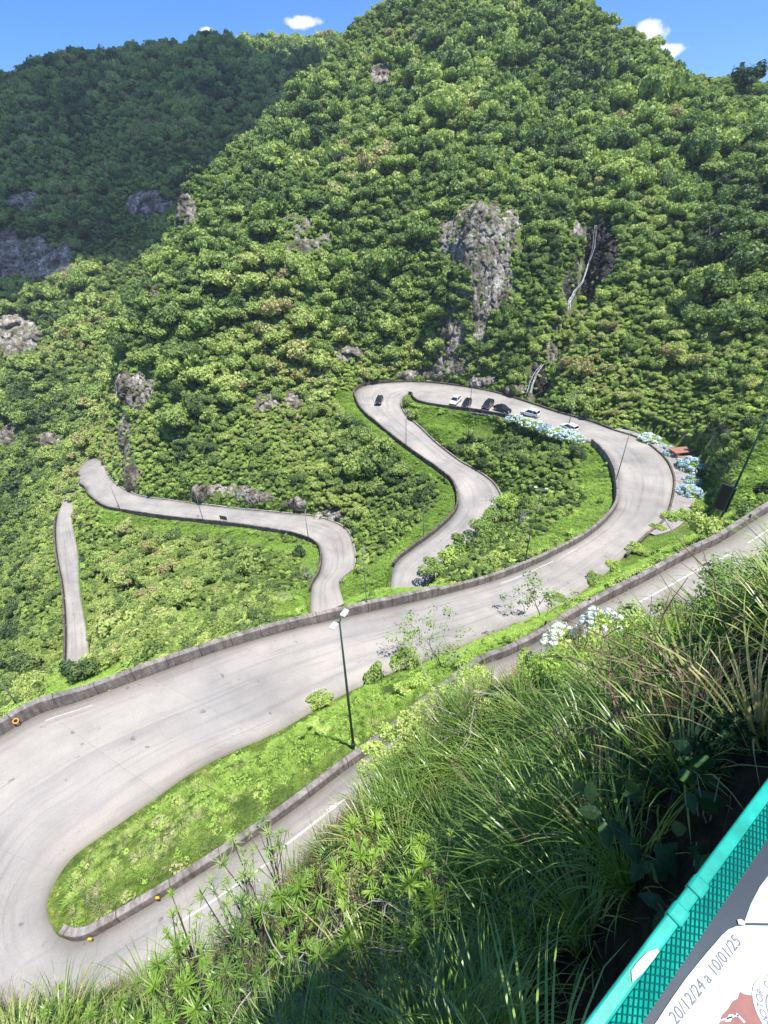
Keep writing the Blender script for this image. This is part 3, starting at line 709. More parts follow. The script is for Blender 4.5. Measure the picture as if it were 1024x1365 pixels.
prot_mark(rs[vis], 1.5)
for s1, ra_, rb_ in (('L', NA + 2, NH + 19), ('L', NE0, NE1 - 1), ('R', NF0, NF1 - 3)):
    e_ = edge(s1, ra_, rb_)
    for k_ in np.linspace(0, .9, 5): prot_mark(e_ + [0, 0, k_], 1.0)
def prot_ellipse(u, v, ru, rv, depth):
    U, Vv = np.meshgrid((np.arange(330) - 20) * CS + 2, (np.arange(380) - 10) * CS + 2)
    m = ((U - u) / ru) ** 2 + ((Vv - v) / rv) ** 2 < 1
    PROT[m] = np.maximum(PROT[m], depth)
def blocked(p, R, hfac=1.0, inner=.75):
    """foliage balls p (n,3) of radius R: would they cover a protected cell that lies behind them?"""
    u, v, d = proj(p); r = R / np.maximum(d, .1) * F
    bad = np.zeros(len(p), bool)
    for a in np.linspace(0, 2 * PI, 13)[:-1]:
        for k in (inner, .4):
            iu = np.clip(((u + math.cos(a) * r * k) / CS + 20).astype(int), 0, 329); iv = np.clip(((v + math.sin(a) * r * k * hfac) / CS + 10).astype(int), 0, 379)
            bad |= PROT[iv, iu] > d + .3
    iu = np.clip((u / CS + 20).astype(int), 0, 329); iv = np.clip((v / CS + 10).astype(int), 0, 379)
    bad |= PROT[iv, iu] > d + .3
    return bad
# picture-plane outlines of the grassy areas, looked up on the ground itself
GRASS = [[(60,1200),(110,1252),(370,1082),(512,975),(640,885),(760,812),(870,755),(960,700),(900,690),(850,725),(780,775),(650,852),(520,896),(440,926),(300,1006),(150,1100)],
         [(380,790),(470,765),(560,778),(640,775),(600,800),(430,828),(350,845)],
         [(575,632),(612,660),(585,712),(520,775),(478,770),(545,710),(588,665)],
         [(785,600),(822,640),(815,690),(720,742),(700,728),(778,670),(770,620)],
         [(930,650),(1024,580),(1100,560),(1100,640),(1024,672),(870,757),(840,748)],
         [(60,925),(60,905),(180,880),(200,890),(90,935)],
         [(440,520),(480,520),(540,600),(590,630),(560,640),(500,585),(450,550)],
         [(140,680),(300,705),(420,730),(430,765),(410,770),(400,740),(300,722),(130,700)],
         [(545,545),(600,550),(660,560),(600,600),(560,575)]]
ROCKS = []   # filled below: (u, v, ru, rv)
RK = [(642,300,42,42),(672,312,34,40),(608,322,32,36),(655,370,36,50),(640,420,16,40),(600,450,22,34),(598,488,30,16),(655,400,14,26),(770,305,10,16),(788,330,12,34),
      (182,520,32,28),(205,384,10,16),(176,458,10,12),(165,580,10,34),(175,630,14,34),(395,300,28,20),(405,328,28,16),(382,345,5,30),(436,318,16,12),(355,538,18,16),(392,533,14,14),(470,472,24,12),(505,100,15,15),
      (195,272,32,20),(242,282,26,24),(35,268,28,13),(12,340,26,36),(48,345,34,30),(85,340,12,26),(22,447,36,30),(10,580,20,14),(65,585,20,10),(105,268,6,8),
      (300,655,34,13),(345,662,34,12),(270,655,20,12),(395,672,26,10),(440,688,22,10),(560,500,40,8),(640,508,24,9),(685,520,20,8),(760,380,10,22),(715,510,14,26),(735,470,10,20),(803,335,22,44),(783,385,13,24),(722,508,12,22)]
def in_rock(u, v, grow=0.8):
    m = np.zeros(np.shape(u), bool)
    for a, b, ra, rb in RK: m |= ((u - a) / ra) ** 2 + ((v - b) / rb) ** 2 < grow
    return m
def classify(p):
    u, v, d = proj(p); g = np.zeros(len(p), bool)
    for poly in GRASS: g |= inpoly(u, v, poly) & (d > 15)
    return u, v, d, g
# ------------------------------------------------------------------ instanced stuff
def stuff(name, protos, pos, rz, scl, pid, mat_label, tilt=None):
    pc = bpy.data.collections.new(name + '_sources')
    for i, me in enumerate(protos):
        o = bpy.data.objects.new('%s_%02d' % (name, i), me); pc.objects.link(o)
    me = bpy.data.meshes.new(name); me.vertices.add(len(pos)); me.vertices.foreach_set('co', np.asarray(pos, np.float32).ravel())
    rot = np.zeros((len(pos), 3), np.float32)
    if tilt is not None: rot[:, :2] = tilt
    rot[:, 2] = rz
    a = me.attributes.new('rot', 'FLOAT_VECTOR', 'POINT'); a.data.foreach_set('vector', rot.ravel())
    sc = np.asarray(scl, np.float32)
    if sc.ndim == 1: sc = np.stack([sc, sc, sc], 1)
    a = me.attributes.new('scl', 'FLOAT_VECTOR', 'POINT'); a.data.foreach_set('vector', sc.ravel())
    a = me.attributes.new('pid', 'INT', 'POINT'); a.data.foreach_set('value', np.asarray(pid, np.int32))
    o = link(name, me); tag(o, mat_label, None, None, 'stuff')
    g = bpy.data.node_groups.new(name, 'GeometryNodeTree')
    g.interface.new_socket('Geometry', in_out='INPUT', socket_type='NodeSocketGeometry'); g.interface.new_socket('Geometry', in_out='OUTPUT', socket_type='NodeSocketGeometry')
    gi = g.nodes.new('NodeGroupInput'); go = g.nodes.new('NodeGroupOutput')
    ci = g.nodes.new('GeometryNodeCollectionInfo'); ci.inputs[0].default_value = pc; ci.inputs['Separate Children'].default_value = True; ci.inputs['Reset Children'].default_value = True
    iop = g.nodes.new('GeometryNodeInstanceOnPoints'); iop.inputs['Pick Instance'].default_value = True
    def att(nm, ty):
        q = g.nodes.new('GeometryNodeInputNamedAttribute'); q.data_type = ty; q.inputs[0].default_value = nm; return q.outputs[0]
    g.links.new(gi.outputs[0], iop.inputs['Points']); g.links.new(ci.outputs[0], iop.inputs['Instance'])
    g.links.new(att('pid', 'INT'), iop.inputs['Instance Index'])
    e2r = g.nodes.new('FunctionNodeEulerToRotation'); g.links.new(att('rot', 'FLOAT_VECTOR'), e2r.inputs[0]); g.links.new(e2r.outputs[0], iop.inputs['Rotation'])
    g.links.new(att('scl', 'FLOAT_VECTOR'), iop.inputs['Scale']); g.links.new(iop.outputs[0], go.inputs[0])
    md = o.modifiers.new('instances', 'NODES'); md.node_group = g
    return o
# protect the parked cars / hydrangeas / sign / kiosk
for a in [(690,558,26,9,110),(740,576,34,10,105),(610,537,16,12,140),(660,545,36,9,130),(867,582,14,10,100),(896,600,26,14,95),(922,622,18,18,92),(918,652,14,16,88),(965,666,12,20,54),(300,697,8,9,112),(760,874,20,17,12.2),(800,843,19,18,11.2)]: prot_ellipse(*a)
for a in [(648,572,18,10,120)]: prot_ellipse(*a)
for a in [(791,320,6,26,170),(777,368,7,20,160),(761,400,7,20,150),(713,508,11,24,150)]: prot_ellipse(*a)
for a_, b_, ra_, rb_ in RK:
    if a_ < 1000 and ra_ > 8:
        pk = pick1(a_, b_, 40)
        if np.isfinite(pk[0]): prot_ellipse(a_, b_, ra_ * .8, rb_ * .75, proj(pk)[2][0] - 1)
# --- trees over mountain and mid ground
big = scatter(-300, 260, 30, 480, 1.3, 1, 2.0)
u, v, d, g = classify(big)
nd = bilin(ND, big[:, 0], big[:, 1])
keep = ~g & (nd > .9) & ~in_rock(u, v) & (d > 34) & ~((big[:, 2] < -90) & (d < 40))
big = big[keep]; u = u[keep]; v = v[keep]; d = d[keep]; nd = nd[keep]
rng = np.random.default_rng(5)
clump = vnoise(big[:, 0] / 14, big[:, 1] / 14, seed=21)
# target radius grows with distance: scrub between the roads, forest on the mountain
mount = np.where(v < 560, np.clip((d - 70) / 35, .35, 1), np.clip((d - 125) / 40, 0, 1))
R = (.72 + .42 * mount + .75 * np.clip((d - 180) / 150, 0, 1)) * np.exp(rng.normal(0, .44, len(big))) * (1 + .3 * clump)
R = np.clip(R, .45, 4.5)
zp_ = vnoise(big[:, 0] / 26, big[:, 1] / 26, seed=91) + .4 * vnoise(big[:, 0] / 9, big[:, 1] / 9, seed=92)
R = np.where(zp_ > .3, R * .62, np.where(zp_ < -.4, R * 1.2, R))
R = np.maximum(R, .45)
R = np.where(d < 75, np.minimum(R, 1.35), R)
# thin: keep larger ones first with spacing proportional to R, by voxel of own size class
order = np.argsort(-R * rng.uniform(.6, 1, len(R)))
cell = 1.0; occ = {}; sel = []
for i in order:
    p = big[i]; r = R[i] * .78
    k = (int(p[0] // 4), int(p[1] // 4), int(p[2] // 4)); okk = True
    for a in (-1, 0, 1):
        for b in (-1, 0, 1):
            for c in (-1, 0, 1):
                for q, rq in occ.get((k[0] + a, k[1] + b, k[2] + c), ()):
                    if (q[0] - p[0]) ** 2 + (q[1] - p[1]) ** 2 + (q[2] - p[2]) ** 2 < ((r + rq) * .66) ** 2: okk = False; break
                if not okk: break
            if not okk: break
        if not okk: break
    if okk: occ.setdefault(k, []).append((p, r)); sel.append(i)
sel = np.array(sel); big = big[sel]; R = R[sel]; u = u[sel]; v = v[sel]; d = d[sel]; nd = nd[sel]
hgt = R * rng.uniform(.45, .95, len(R)) + .35 * (d > 105)
cp = big + np.stack([np.zeros(len(R)), np.zeros(len(R)), hgt], 1)
bad = blocked(cp, R)
# retry blocked ones as small bushes
R[bad] *= .45; cp[bad, 2] = big[bad, 2] + R[bad] * .5
bad2 = blocked(cp, R, inner=.9)
kk = ~bad2
big = big[kk]; R = R[kk]; cp = cp[kk]; u = u[kk]; v = v[kk]; d = d[kk]; nd = nd[kk]
print('trees', len(R))
vis_f = (u > -20) & (u < 1044) & (v > -10) & (v < 1365)
# which stand clear of the terrain in front of them
vz = np.ones(len(R), bool)
for s in np.linspace(.1, .985, 70):
    q = cp * s + np.array([0, 0, .0]); vz &= ~(Hz(q[:, 0], q[:, 1]) > q[:, 2] + R * .3)
score = np.where(vis_f & vz, R / d, 0)
ind = np.argsort(-score)[:296]
is_ind = np.zeros(len(R), bool); is_ind[ind] = True
tm = MB(); tm.tube([(0, 0, -1.3), (.03, .01, -.5), (.0, .02, .1)], [.09, .07, .04], 6, False)
for a in (0.3, 1.9, 3.3, 4.7):
    tm.tube([(0, 0, -.5), (.25 * math.cos(a), .25 * math.sin(a), -.1), (.5 * math.cos(a), .5 * math.sin(a), .25)], [.04, .03, .012], 5, False)
TRUNK = mesh_np('trunk', tm.v, tm.f, M['bark'])
def zone_of(u, v, d):
    if d > 165: return ('round-crowned tree in the forest high on the mountain', 'trees of the high forest')
    if v < 500 and u > 740: return ('green tree on the steep forested slope right of the waterfall', 'trees right of the waterfall')
    if v < 560 and u > 540: return ('leafy tree clinging around the big cliff above the upper bend', 'trees around the big cliff')
    if v < 560 and u > 200: return ('bushy tree on the slope between the cliffs left of the upper bend', 'trees on the middle slope')
    if u < 130 or (u < 200 and v < 600): return ('dark green tree in the deep side valley at the far left', 'trees of the left valley')
    if u > 840: return ('green tree behind the blue hydrangeas outside the wide bend', 'trees outside the wide bend')
    if u > 610 and v > 540: return ('leafy tree inside the loop of the upper road', 'trees inside the road loop')
    if v > 690 and u > 500: return ('leafy tree inside the loop of the upper road', 'trees inside the road loop')
    if v > 685 and u < 450: return ('bright green tree in the hollow below the wide bend, above the lowest road', 'trees of the hollow below the wide bend')
    return ('green bush-like tree between the dark car bend and the lower road', 'trees between the upper and lower bends')
for i in ind:
    lab, grp = zone_of(u[i], v[i], d[i])
    o = bpy.data.objects.new('tree', None); COL.objects.link(o); o.location = cp[i]; s_ = float(R[i]); o.scale = (s_, s_, s_ * float(rng.uniform(.8, 1.15))); o.rotation_euler = (0, 0, float(rng.uniform(0, 6.28)))
    tag(o, lab, 'tree', grp)
    c = bpy.data.objects.new('crown', CROWNS[int(rng.integers(0, 6))]); COL.objects.link(c); c.parent = o
    t = bpy.data.objects.new('trunk', TRUNK); COL.objects.link(t); t.parent = o
m_ = ~is_ind
near_c = m_ & (d < 130)
far_c = m_ & (d >= 130)
def sclv(R, rng): return np.stack([R * rng.uniform(.85, 1.15, len(R)), R * rng.uniform(.85, 1.15, len(R)), R * rng.uniform(.75, 1.2, len(R))], 1)
stuff('woodland', CROWNS[:6], cp[near_c], rng.uniform(0, 6.28, near_c.sum()), sclv(R[near_c], rng), rng.integers(0, 6, near_c.sum()), 'dense green scrub woodland on the slopes between the road bends', tilt=rng.normal(0, .3, (near_c.sum(), 2)))
stuff('forest', FARC, cp[far_c], rng.uniform(0, 6.28, far_c.sum()), sclv(R[far_c], rng), rng.integers(0, 4, far_c.sum()), 'mass of broadleaf forest covering the mountain and far ridge', tilt=rng.normal(0, .3, (far_c.sum(), 2)))
# --- undergrowth: low shrubs filling the gaps
und = scatter(-150, 140, 12, 200, 1.25, 2, 2.5)
u, v, d, g = classify(und); nd = bilin(ND, und[:, 0], und[:, 1])
inr_ = in_rock(u, v, .62); keep = (nd > .8) & (~inr_ | (rng.uniform(size=len(und)) < .22)) & (d > 30) & (~g | (rng.uniform(size=len(und)) < .06)) & (v < sil(u) + 30)
und = und[keep]; d = d[keep]; inr_ = inr_[keep]
R2 = (.55 + .35 * np.clip((d - 90) / 80, 0, 1)) * np.exp(rng.normal(0, .25, len(und)))
c2 = und + np.stack([0 * R2, 0 * R2, R2 * .4], 1)
kk = ~blocked(c2, R2, inner=.9) | inr_
c2 = c2[kk]; R2 = R2[kk]
print('undergrowth', len(R2))
stuff('undergrowth', SHR, c2, rng.uniform(0, 6.28, len(R2)), sclv(R2, rng), rng.integers(0, 4, len(R2)), 'low green shrubs and ferns filling the gaps on the slopes')
# --- bright verge grass
vg = scatter(-110, 75, 5, 140, .38, 3, 2.2)
u, v, d, g = classify(vg); nd = bilin(ND, vg[:, 0], vg[:, 1])
pn_ = vnoise(vg[:, 0] / 2.6, vg[:, 1] / 2.6, seed=33) + .5 * vnoise(vg[:, 0] / .9, vg[:, 1] / .9, seed=34)
keep = (nd > .12) & (pn_ > -.62) & (g | (nd < 2.6)) & (v < sil(u) + 60) & ~in_rock(u, v, .7)
vg = vg[keep]; d = d[keep]; nd = nd[keep]
R3 = rng.uniform(.28, .55, len(vg)) * (1 + .5 * np.clip((d - 60) / 60, 0, 1))
R3 = np.where(nd < .8, R3 * .5, R3)
kk = ~blocked(vg + np.stack([0 * R3, 0 * R3, R3 * .3], 1), R3 * .3, inner=.5)
vg = vg[kk]; R3 = R3[kk]
print('verge', len(R3))
stuff('verge_grass', VERGE, vg - [0, 0, .04], rng.uniform(0, 6.28, len(R3)), sclv(R3, rng) * [1.2, 1.2, .8], rng.choice(5, len(R3), p=[.29, .29, .28, .07, .07]), 'bright green short grass and weeds on the road banks')
# ------------------------------------------------------------------ rock faces
RG = [([0,1,2,3,4,5,6,7], 'tall pale rock cliff rising above the upper bend, largest bare rock of the slope'), ([8,9], 'small dark rock beside the upper waterfall'),
      ([10], 'white weathered rock face above the tip of the lower road'), ([11], 'narrow pale rock spur high on the left edge of the spur'), ([12], 'small pale rock just above the white rock face'),
      ([13,14], 'brown rock shoulder dropping to the tip of the lower road'), ([15,16,17,18], 'broken pale rocks in the middle of the mountain slope'), ([19], 'brown boulder above the lower road, left of a pair'), ([20], 'brown boulder above the lower road, right of a pair'),
      ([21], 'low rock band left of the upper bend'), ([22], 'tiny rock scar near the mountain top'), ([23], 'pale rock columns in the side valley, left group'), ([24], 'pale rock columns in the side valley, right group'), ([25], 'light rock band at the left edge, highest of them'),
      ([26,27,28], 'large grey cliff at the left edge of the side valley'), ([29], 'grey cliff low at the left edge'), ([30,31], 'dark ledge rocks at the left edge above the lower road'), ([32], 'small pale rock left of the rock columns'),
      ([33,34,35,36,37], 'long cut rock face behind the lower road'), ([38,39,40], 'dark shaded rock wall behind the upper bend'), ([41], 'rock ledge under the upper waterfall'), ([42], 'wet rocks around the small lower waterfall, gully shade painted in'), ([43], 'rock patch above the lower waterfall'), ([44], 'wet rock cleft behind the upper waterfall, gully shade painted in'), ([45], 'wet rock at the foot of the upper waterfall, gully shade painted in'), ([46], 'wet rock beside the lower waterfall, gully shade painted in')]
def voro(x, y, z, seed):
    """nearest jittered cell: returns cell random, distance gap"""
    xi = np.floor(x).astype(int); yi = np.floor(y).astype(int); zi = np.floor(z).astype(int)
    best = np.full(x.shape, 9.); sec = np.full(x.shape, 9.); val = np.zeros(x.shape)
    def h(a, b, c, k):
        q = (a * 374761393 + b * 668265263 + c * 1013904223 + (seed + k) * 69069) & 0xffffffff
        q = ((q ^ (q >> 13)) * 1274126177) & 0xffffffff
        return ((q ^ (q >> 16)) & 0xffff) / 65535.
    for a in (-1, 0, 1):
        for b in (-1, 0, 1):
            for c in (-1, 0, 1):
                X = xi + a; Y = yi + b; Z = zi + c
                dd = np.sqrt((X + h(X, Y, Z, 1) - x) ** 2 + (Y + h(X, Y, Z, 2) - y) ** 2 + (Z + h(X, Y, Z, 3) - z) ** 2)
                m = dd < best
                sec = np.where(m, best, np.minimum(sec, dd)); val = np.where(m, h(X, Y, Z, 4), val); best = np.where(m, dd, best)
    return val, sec - best
for gi_, (ids, lab) in enumerate(RG):
    el = [RK[i] for i in ids]
    u0 = min(e[0] - e[2] for e in el) - 4; u1 = max(e[0] + e[2] for e in el) + 4; v0 = min(e[1] - e[3] for e in el) - 4; v1 = max(e[1] + e[3] for e in el) + 4
    st = 1.3 if len(el) > 1 else 1.1
    us = np.arange(u0, u1, st); vs = np.arange(v0, v1, st)
    U, Vv = np.meshgrid(us, vs)
    p = pick(U.ravel(), Vv.ravel(), 40, 600)
    r = np.full(U.size, 9.)
    for e in el: r = np.minimum(r, ((U.ravel() - e[0]) / e[2]) ** 2 + ((Vv.ravel() - e[1]) / e[3]) ** 2)
    dpt = np.nanmedian(np.linalg.norm(p, axis=1)); rad = min(e[2] for e in el) * dpt / F
    bad_ = np.isnan(p[:, 0]); p[bad_] = 0
    r = r + .35 * vnoise(p[:, 0] / 1.7, p[:, 1] / 1.7, p[:, 2] / 2.6, seed=gi_ + 40) + .55 * vnoise(p[:, 0] / (2.2 + rad * .5), p[:, 1] / (2.2 + rad * .5), p[:, 2] / (2.2 + rad * .5), seed=gi_ + 60)
    fall = np.clip(1.05 - r, 0, 1) ** .5
    sc_ = max(1.3, rad * .30)
    cv_, gap = voro(p[:, 0] / sc_, p[:, 1] / sc_, p[:, 2] / (sc_ * 8), gi_)
    cv2, gap2 = voro(p[:, 0] / (sc_ * .4), p[:, 1] / (sc_ * .4), p[:, 2] / (sc_ * 2), gi_ + 9)
    amp_ = min(2.6, .35 + rad * .22)
    disp = amp_ * (.3 + 1.1 * cv_ + .2 * cv2 - .5 * np.exp(-gap * 14) - .2 * np.exp(-gap2 * 12)) * fall - .5 * (1 - fall) - .15
    nm = normal_at(p[:, 0], p[:, 1], 1.0); nm[:, 2] *= .4
    tocam = -p / (np.linalg.norm(p, axis=1, keepdims=True) + 1e-6)
    nm = nm + tocam * .6; nm /= np.linalg.norm(nm, axis=1, keepdims=True)
    q = p + nm * disp[:, None]
    hh, ww = U.shape; idx = np.arange(hh * ww).reshape(hh, ww)
    Fq = np.stack([idx[:-1, :-1].ravel(), idx[1:, :-1].ravel(), idx[1:, 1:].ravel(), idx[:-1, 1:].ravel()], 1)
    ok = ~(bad_[Fq].any(1)) & (r[Fq] < 1.45).all(1) & (np.ptp(np.linalg.norm(p, axis=1)[Fq], axis=1) < 8)
    Fq = Fq[ok]
    if len(Fq) and len(ids) == 1:
        lab_ = np.arange(len(q))
        for _ in range(400):
            mn = lab_[Fq].min(1); old = lab_.copy(); np.minimum.at(lab_, Fq.ravel(), np.repeat(mn, 4))
            if (lab_ == old).all(): break
        fl_ = lab_[Fq[:, 0]]; vals, cnt = np.unique(fl_, return_counts=True); Fq = Fq[fl_ == vals[cnt.argmax()]]
    used = np.unique(Fq); remap = np.zeros(len(q), int); remap[used] = np.arange(len(used))
    if not len(used): continue
    tag(link('rock_face', mesh_np('rock_face', q[used], remap[Fq], M['rock_gully_shade' if ids[0] in (41, 42, 44, 45, 46) else 'rock'])), lab, 'rock', 'bare rock faces on the mountainside')
# ------------------------------------------------------------------ barriers, kerbs
def band(name, label, side, a, b, h, th, mat, off=.05, drop=.7, cat='wall', group=None, h2=None, coping=None, jag=0):
    e = edge(side, a, b).copy()
    o_ = edge('R' if side == 'L' else 'L', a, b)
    out = e[:, :2] - o_[:, :2]
    tg = np.gradient(e[:, :2], axis=0); nr_ = np.stack([tg[:, 1], -tg[:, 0]], 1); nr_ /= np.linalg.norm(nr_, axis=1, keepdims=True) + 1e-9
    nr_ *= np.sign((nr_ * out).sum(1, keepdims=True))
    n_ = len(e); hh = np.linspace(h, h if h2 is None else h2, n_) * (1 + .07 * vnoise(np.arange(n_) / 3.0, np.zeros(n_), seed=int(h * 100)))
    if jag: hh = hh + jag * vnoise(np.arange(n_) / 2.5, np.zeros(n_), seed=4)
    V = []; 
    for i in range(n_):
        x, y, z = e[i]; nx_, ny_ = nr_[i]
        for (o1, zz) in ((off, -drop), (off, hh[i] - .04), (off + .04, hh[i]), (off + th - .04, hh[i]), (off + th, hh[i] - .04), (off + th + .05, -drop - .6)):
            V.append((x + nx_ * o1, y + ny_ * o1, z + zz))
    Fc = []
    for i in range(n_ - 1):
        for j in range(5):
            q = i * 6 + j; Fc.append((q, q + 1, q + 7, q + 6))
    Fc += [tuple(range(6)), tuple(range(n_ * 6 - 1, n_ * 6 - 7, -1))]
    me = mesh_np(name, V, Fc, mat); ul = me.uv_layers.new(name='along'); al_ = np.concatenate([[0], np.cumsum(np.linalg.norm(np.diff(e, axis=0), axis=1))])
    li = np.empty(len(me.loops), np.int32); me.loops.foreach_get('vertex_index', li); hts = np.array([-.7, .8, .9, 1.2, 1.3, 2.5])
    ul.data.foreach_set('uv', np.stack([al_[li // 6], hts[li % 6]], 1).astype(np.float32).ravel())
    ob = link(name, me); tag(ob, label, cat, group); return ob
GB = None
band('parapet_wall', 'low grey concrete parapet between the nearest road and the grass strip', 'R', 0, NA + 1, .85, .38, M['concrete'], cat='wall', h2=.5)
band('parapet_wall', 'long stained concrete parapet on the far side of the wide foreground bend', 'L', NA + 3, NH + 9, 1.05, .5, M['concrete'])
band('parapet_wall', 'concrete parapet hugging the inside of the wide loop beside the lamp posts', 'L', NH + 9, NH + 19, .85, .4, M['concrete'])
band('parapet_wall', 'low dark edge wall in front of the parked cars', 'L', NH + 21, NH + 27, .55, .3, M['concrete_dark'])
band('kerb', 'curved dark kerb around the outside of the wide loop', 'R', NH + 13, NH + 20, .28, .3, M['concrete_dark'], cat='kerb')
band('kerb', 'low dark kerb at the foot of the cliff behind the upper bend', 'R', NH + 20, NH + 27, .42, .35, M['concrete_dark'], cat='kerb')
band('parapet_wall', 'dark parapet on the outer side of the road where the dark car drives', 'R', NH + 27, NB - 1, .85, .35, M['concrete_dark'])
band('kerb', 'pale kerb on the inner side of the descending road below the parking', 'L', NH + 28, NH + 37, .35, .35, M['concrete'], cat='kerb')
band('parapet_wall', 'thin dark parapet along the near side of the lower road', 'L', NE0, NE1, .8, .3, M['concrete_dark'])
band('kerb', 'pale kerb at the foot of the cut rock along the lower road', 'R', NE0, NE1 - 2, .22, .35, M['concrete_pale'], cat='kerb', jag=.08)
band('parapet_wall', 'dark parapet on the left side of the lowest road piece', 'R', NF0, NF1 - 1, .85, .35, M['concrete_dark'])
# retaining wall under the parking place, with dark openings
e = edge('L', NH + 20, NH + 24); V = []; n_ = len(e)
b_ = MB()
o_ = edge('R', NH + 20, NH + 24); out = e[:, :2] - o_[:, :2]; out /= np.linalg.norm(out, axis=1, keepdims=True)
for i in range(n_):
    x, y, z = e[i]
    for (o1, zz) in ((.36, -.35), (.42, -4.5), (.9, -4.6), (.9, -.36)): V.append((x + out[i, 0] * o1, y + out[i, 1] * o1, z + zz))
Fc = []
for i in range(n_ - 1):
    for j in range(4): Fc.append((i * 4 + j, i * 4 + (j + 1) % 4, i * 4 + 4 + (j + 1) % 4, i * 4 + 4 + j))
Fc += [(0, 1, 2, 3), tuple(range(n_ * 4 - 1, n_ * 4 - 5, -1))]
rw = link('retaining_wall', mesh_np('retaining_wall', V, Fc, M['concrete_dark'])); tag(rw, 'dark stone retaining wall under the parking place', 'wall')
for k in range(3, n_ - 2, 6):
    x, y, z = e[k]; pb = MB(); ang = math.atan2(out[k, 1], out[k, 0])
    pb.box((x + out[k, 0] * 1.05, y + out[k, 1] * 1.05, z - 2.3), (.35, .5, 4.2), rz=ang); pb.build('buttress', M['concrete_pale'], rw)
# paved shoulder outside the loop
sh = [(884,588),(872,592),(893,609),(903,633),(905,665),(900,682),(918,680),(926,655),(928,630),(915,600),(900,590)]
cen = [P(u, v, z=-41.8) for u, v in sh]
ev = edge('R', NH + 14.2, NH + 20)
V = []; Fc = []
n_ = len(ev); oo = edge('L', NH + 14.2, NH + 20); out = ev[:, :2] - oo[:, :2]; out /= np.linalg.norm(out, axis=1, keepdims=True)
wd_ = 3.3 * np.sin(np.linspace(.03, PI - .25, n_)) ** .5
for i in range(n_):
    for k in range(4):
        V.append((ev[i, 0] + out[i, 0] * (.36 + wd_[i] * k / 3), ev[i, 1] + out[i, 1] * (.36 + wd_[i] * k / 3), ev[i, 2] + .10))
    V.append((V[-1][0], V[-1][1], V[-1][2] - 1.2))
for i in range(n_ - 1):
    for k in range(4): q = i * 5 + k; Fc.append((q, q + 1, q + 6, q + 5))
tag(link('pavement', mesh_np('pavement', V, Fc, M['concrete_pale'])), 'paved lay-by outside the wide loop', None, None, 'structure')
SHOULDER = np.array(V)
# ------------------------------------------------------------------ road markings
mk = MB()
def stripe(a, b, off, wdt, side='R', dash=None, start=0):
    wdt *= .75
    m = (RPAR >= a) & (RPAR <= b); Lp = ROAD[m][:, :3]; Rp = ROAD[m][:, 3:]
    if side == 'L': Lp, Rp = Rp, Lp
    W2 = np.linalg.norm(Lp - Rp, axis=1, keepdims=True)
    t0 = (off - wdt / 2) / W2; t1 = (off + wdt / 2) / W2
    A = Rp + (Lp - Rp) * t0; B = Rp + (Lp - Rp) * t1; A = A + [0, 0, .012]; B = B + [0, 0, .012]
    al_ = np.concatenate([[0], np.cumsum(np.linalg.norm(np.diff(A, axis=0), axis=1))])
    for i in range(len(A) - 1):
        if dash and ((al_[i] + start) % (dash[0] + dash[1])) > dash[0]: continue
        mk.add([A[i], B[i], B[i + 1], A[i + 1]], [(0, 1, 2, 3)])
stripe(0, 8, 1.15, .16, dash=(9, 2))
stripe(8, 13.5, 1.2, .15, dash=(4, 4))
stripe(13, 14.2, 1.3, .17)
stripe(14.4, NA - 1.5, 1.5, .13, dash=(5, 2.5))
stripe(NH + 1, NH + 3, 1.0, .12, 'L', dash=(2.5, 3))
stripe(NH + 10, NH + 12.5, .7, .12, 'L', dash=(9, 3))
tag(mk.build('road_markings', M['paint']), 'worn white lines painted along the road', None, None, 'structure')
# small painted and pale marks on the long parapet, yellow reflectors
def on_parapet(u, v, z): return P(u, v, z=z)
def stud(u, v, z, mat, size, name, label, cat, grp):
    b = MB(); b.box((0, 0, 0), (size, size * .5, size * .9)); b.box((0, 0, size * .5), (size * .55, size * .3, size * .25))
    o = b.build(name, mat, None, P(u, v, z=z)); tag(o, label, cat, grp); return o
stud(210, 1197, -28.75, M['yellow'], .16, 'reflector', 'yellow reflector on the kerb beside the grass strip, right of two', 'reflector', 'yellow reflectors on the strip kerb')
stud(120, 1252, -29.35, M['yellow'], .16, 'reflector', 'yellow reflector at the rounded tip of the grass strip', 'reflector', 'yellow reflectors on the strip kerb')
b = MB(); ring = []
pc = P(21, 961, z=-30.2); fn = unit(-pc); 
b.tube([(.16 * math.cos(t), 0, .16 * math.sin(t)) for t in np.linspace(0, 2 * PI, 14)], .045, 6, False); o = b.build('round_marker', M['orange'], None, pc); o.rotation_euler = (math.radians(-35), 0, math.radians(35)); tag(o, 'round orange marker painted on the long parapet at the left edge', 'marker')
for i, (u, v, z) in enumerate([(999,690,-21.4),(953,715,-22.1),(903,740,-22.7),(848,768,-23.3),(785,802,-24.0),(727,832,-24.9),(671,869,-25.6)]):
    b = MB(); b.box((0, 0, .18), (.11, .06, .42)); b.box((0, 0, .40), (.13, .08, .06)); o = b.build('delineator', M['black'], None, P(u, v, z=z)); o.location.z -= .15
    tag(o, 'short black marker post on the parapet of the nearest road', 'marker post', 'black marker posts on the parapet')
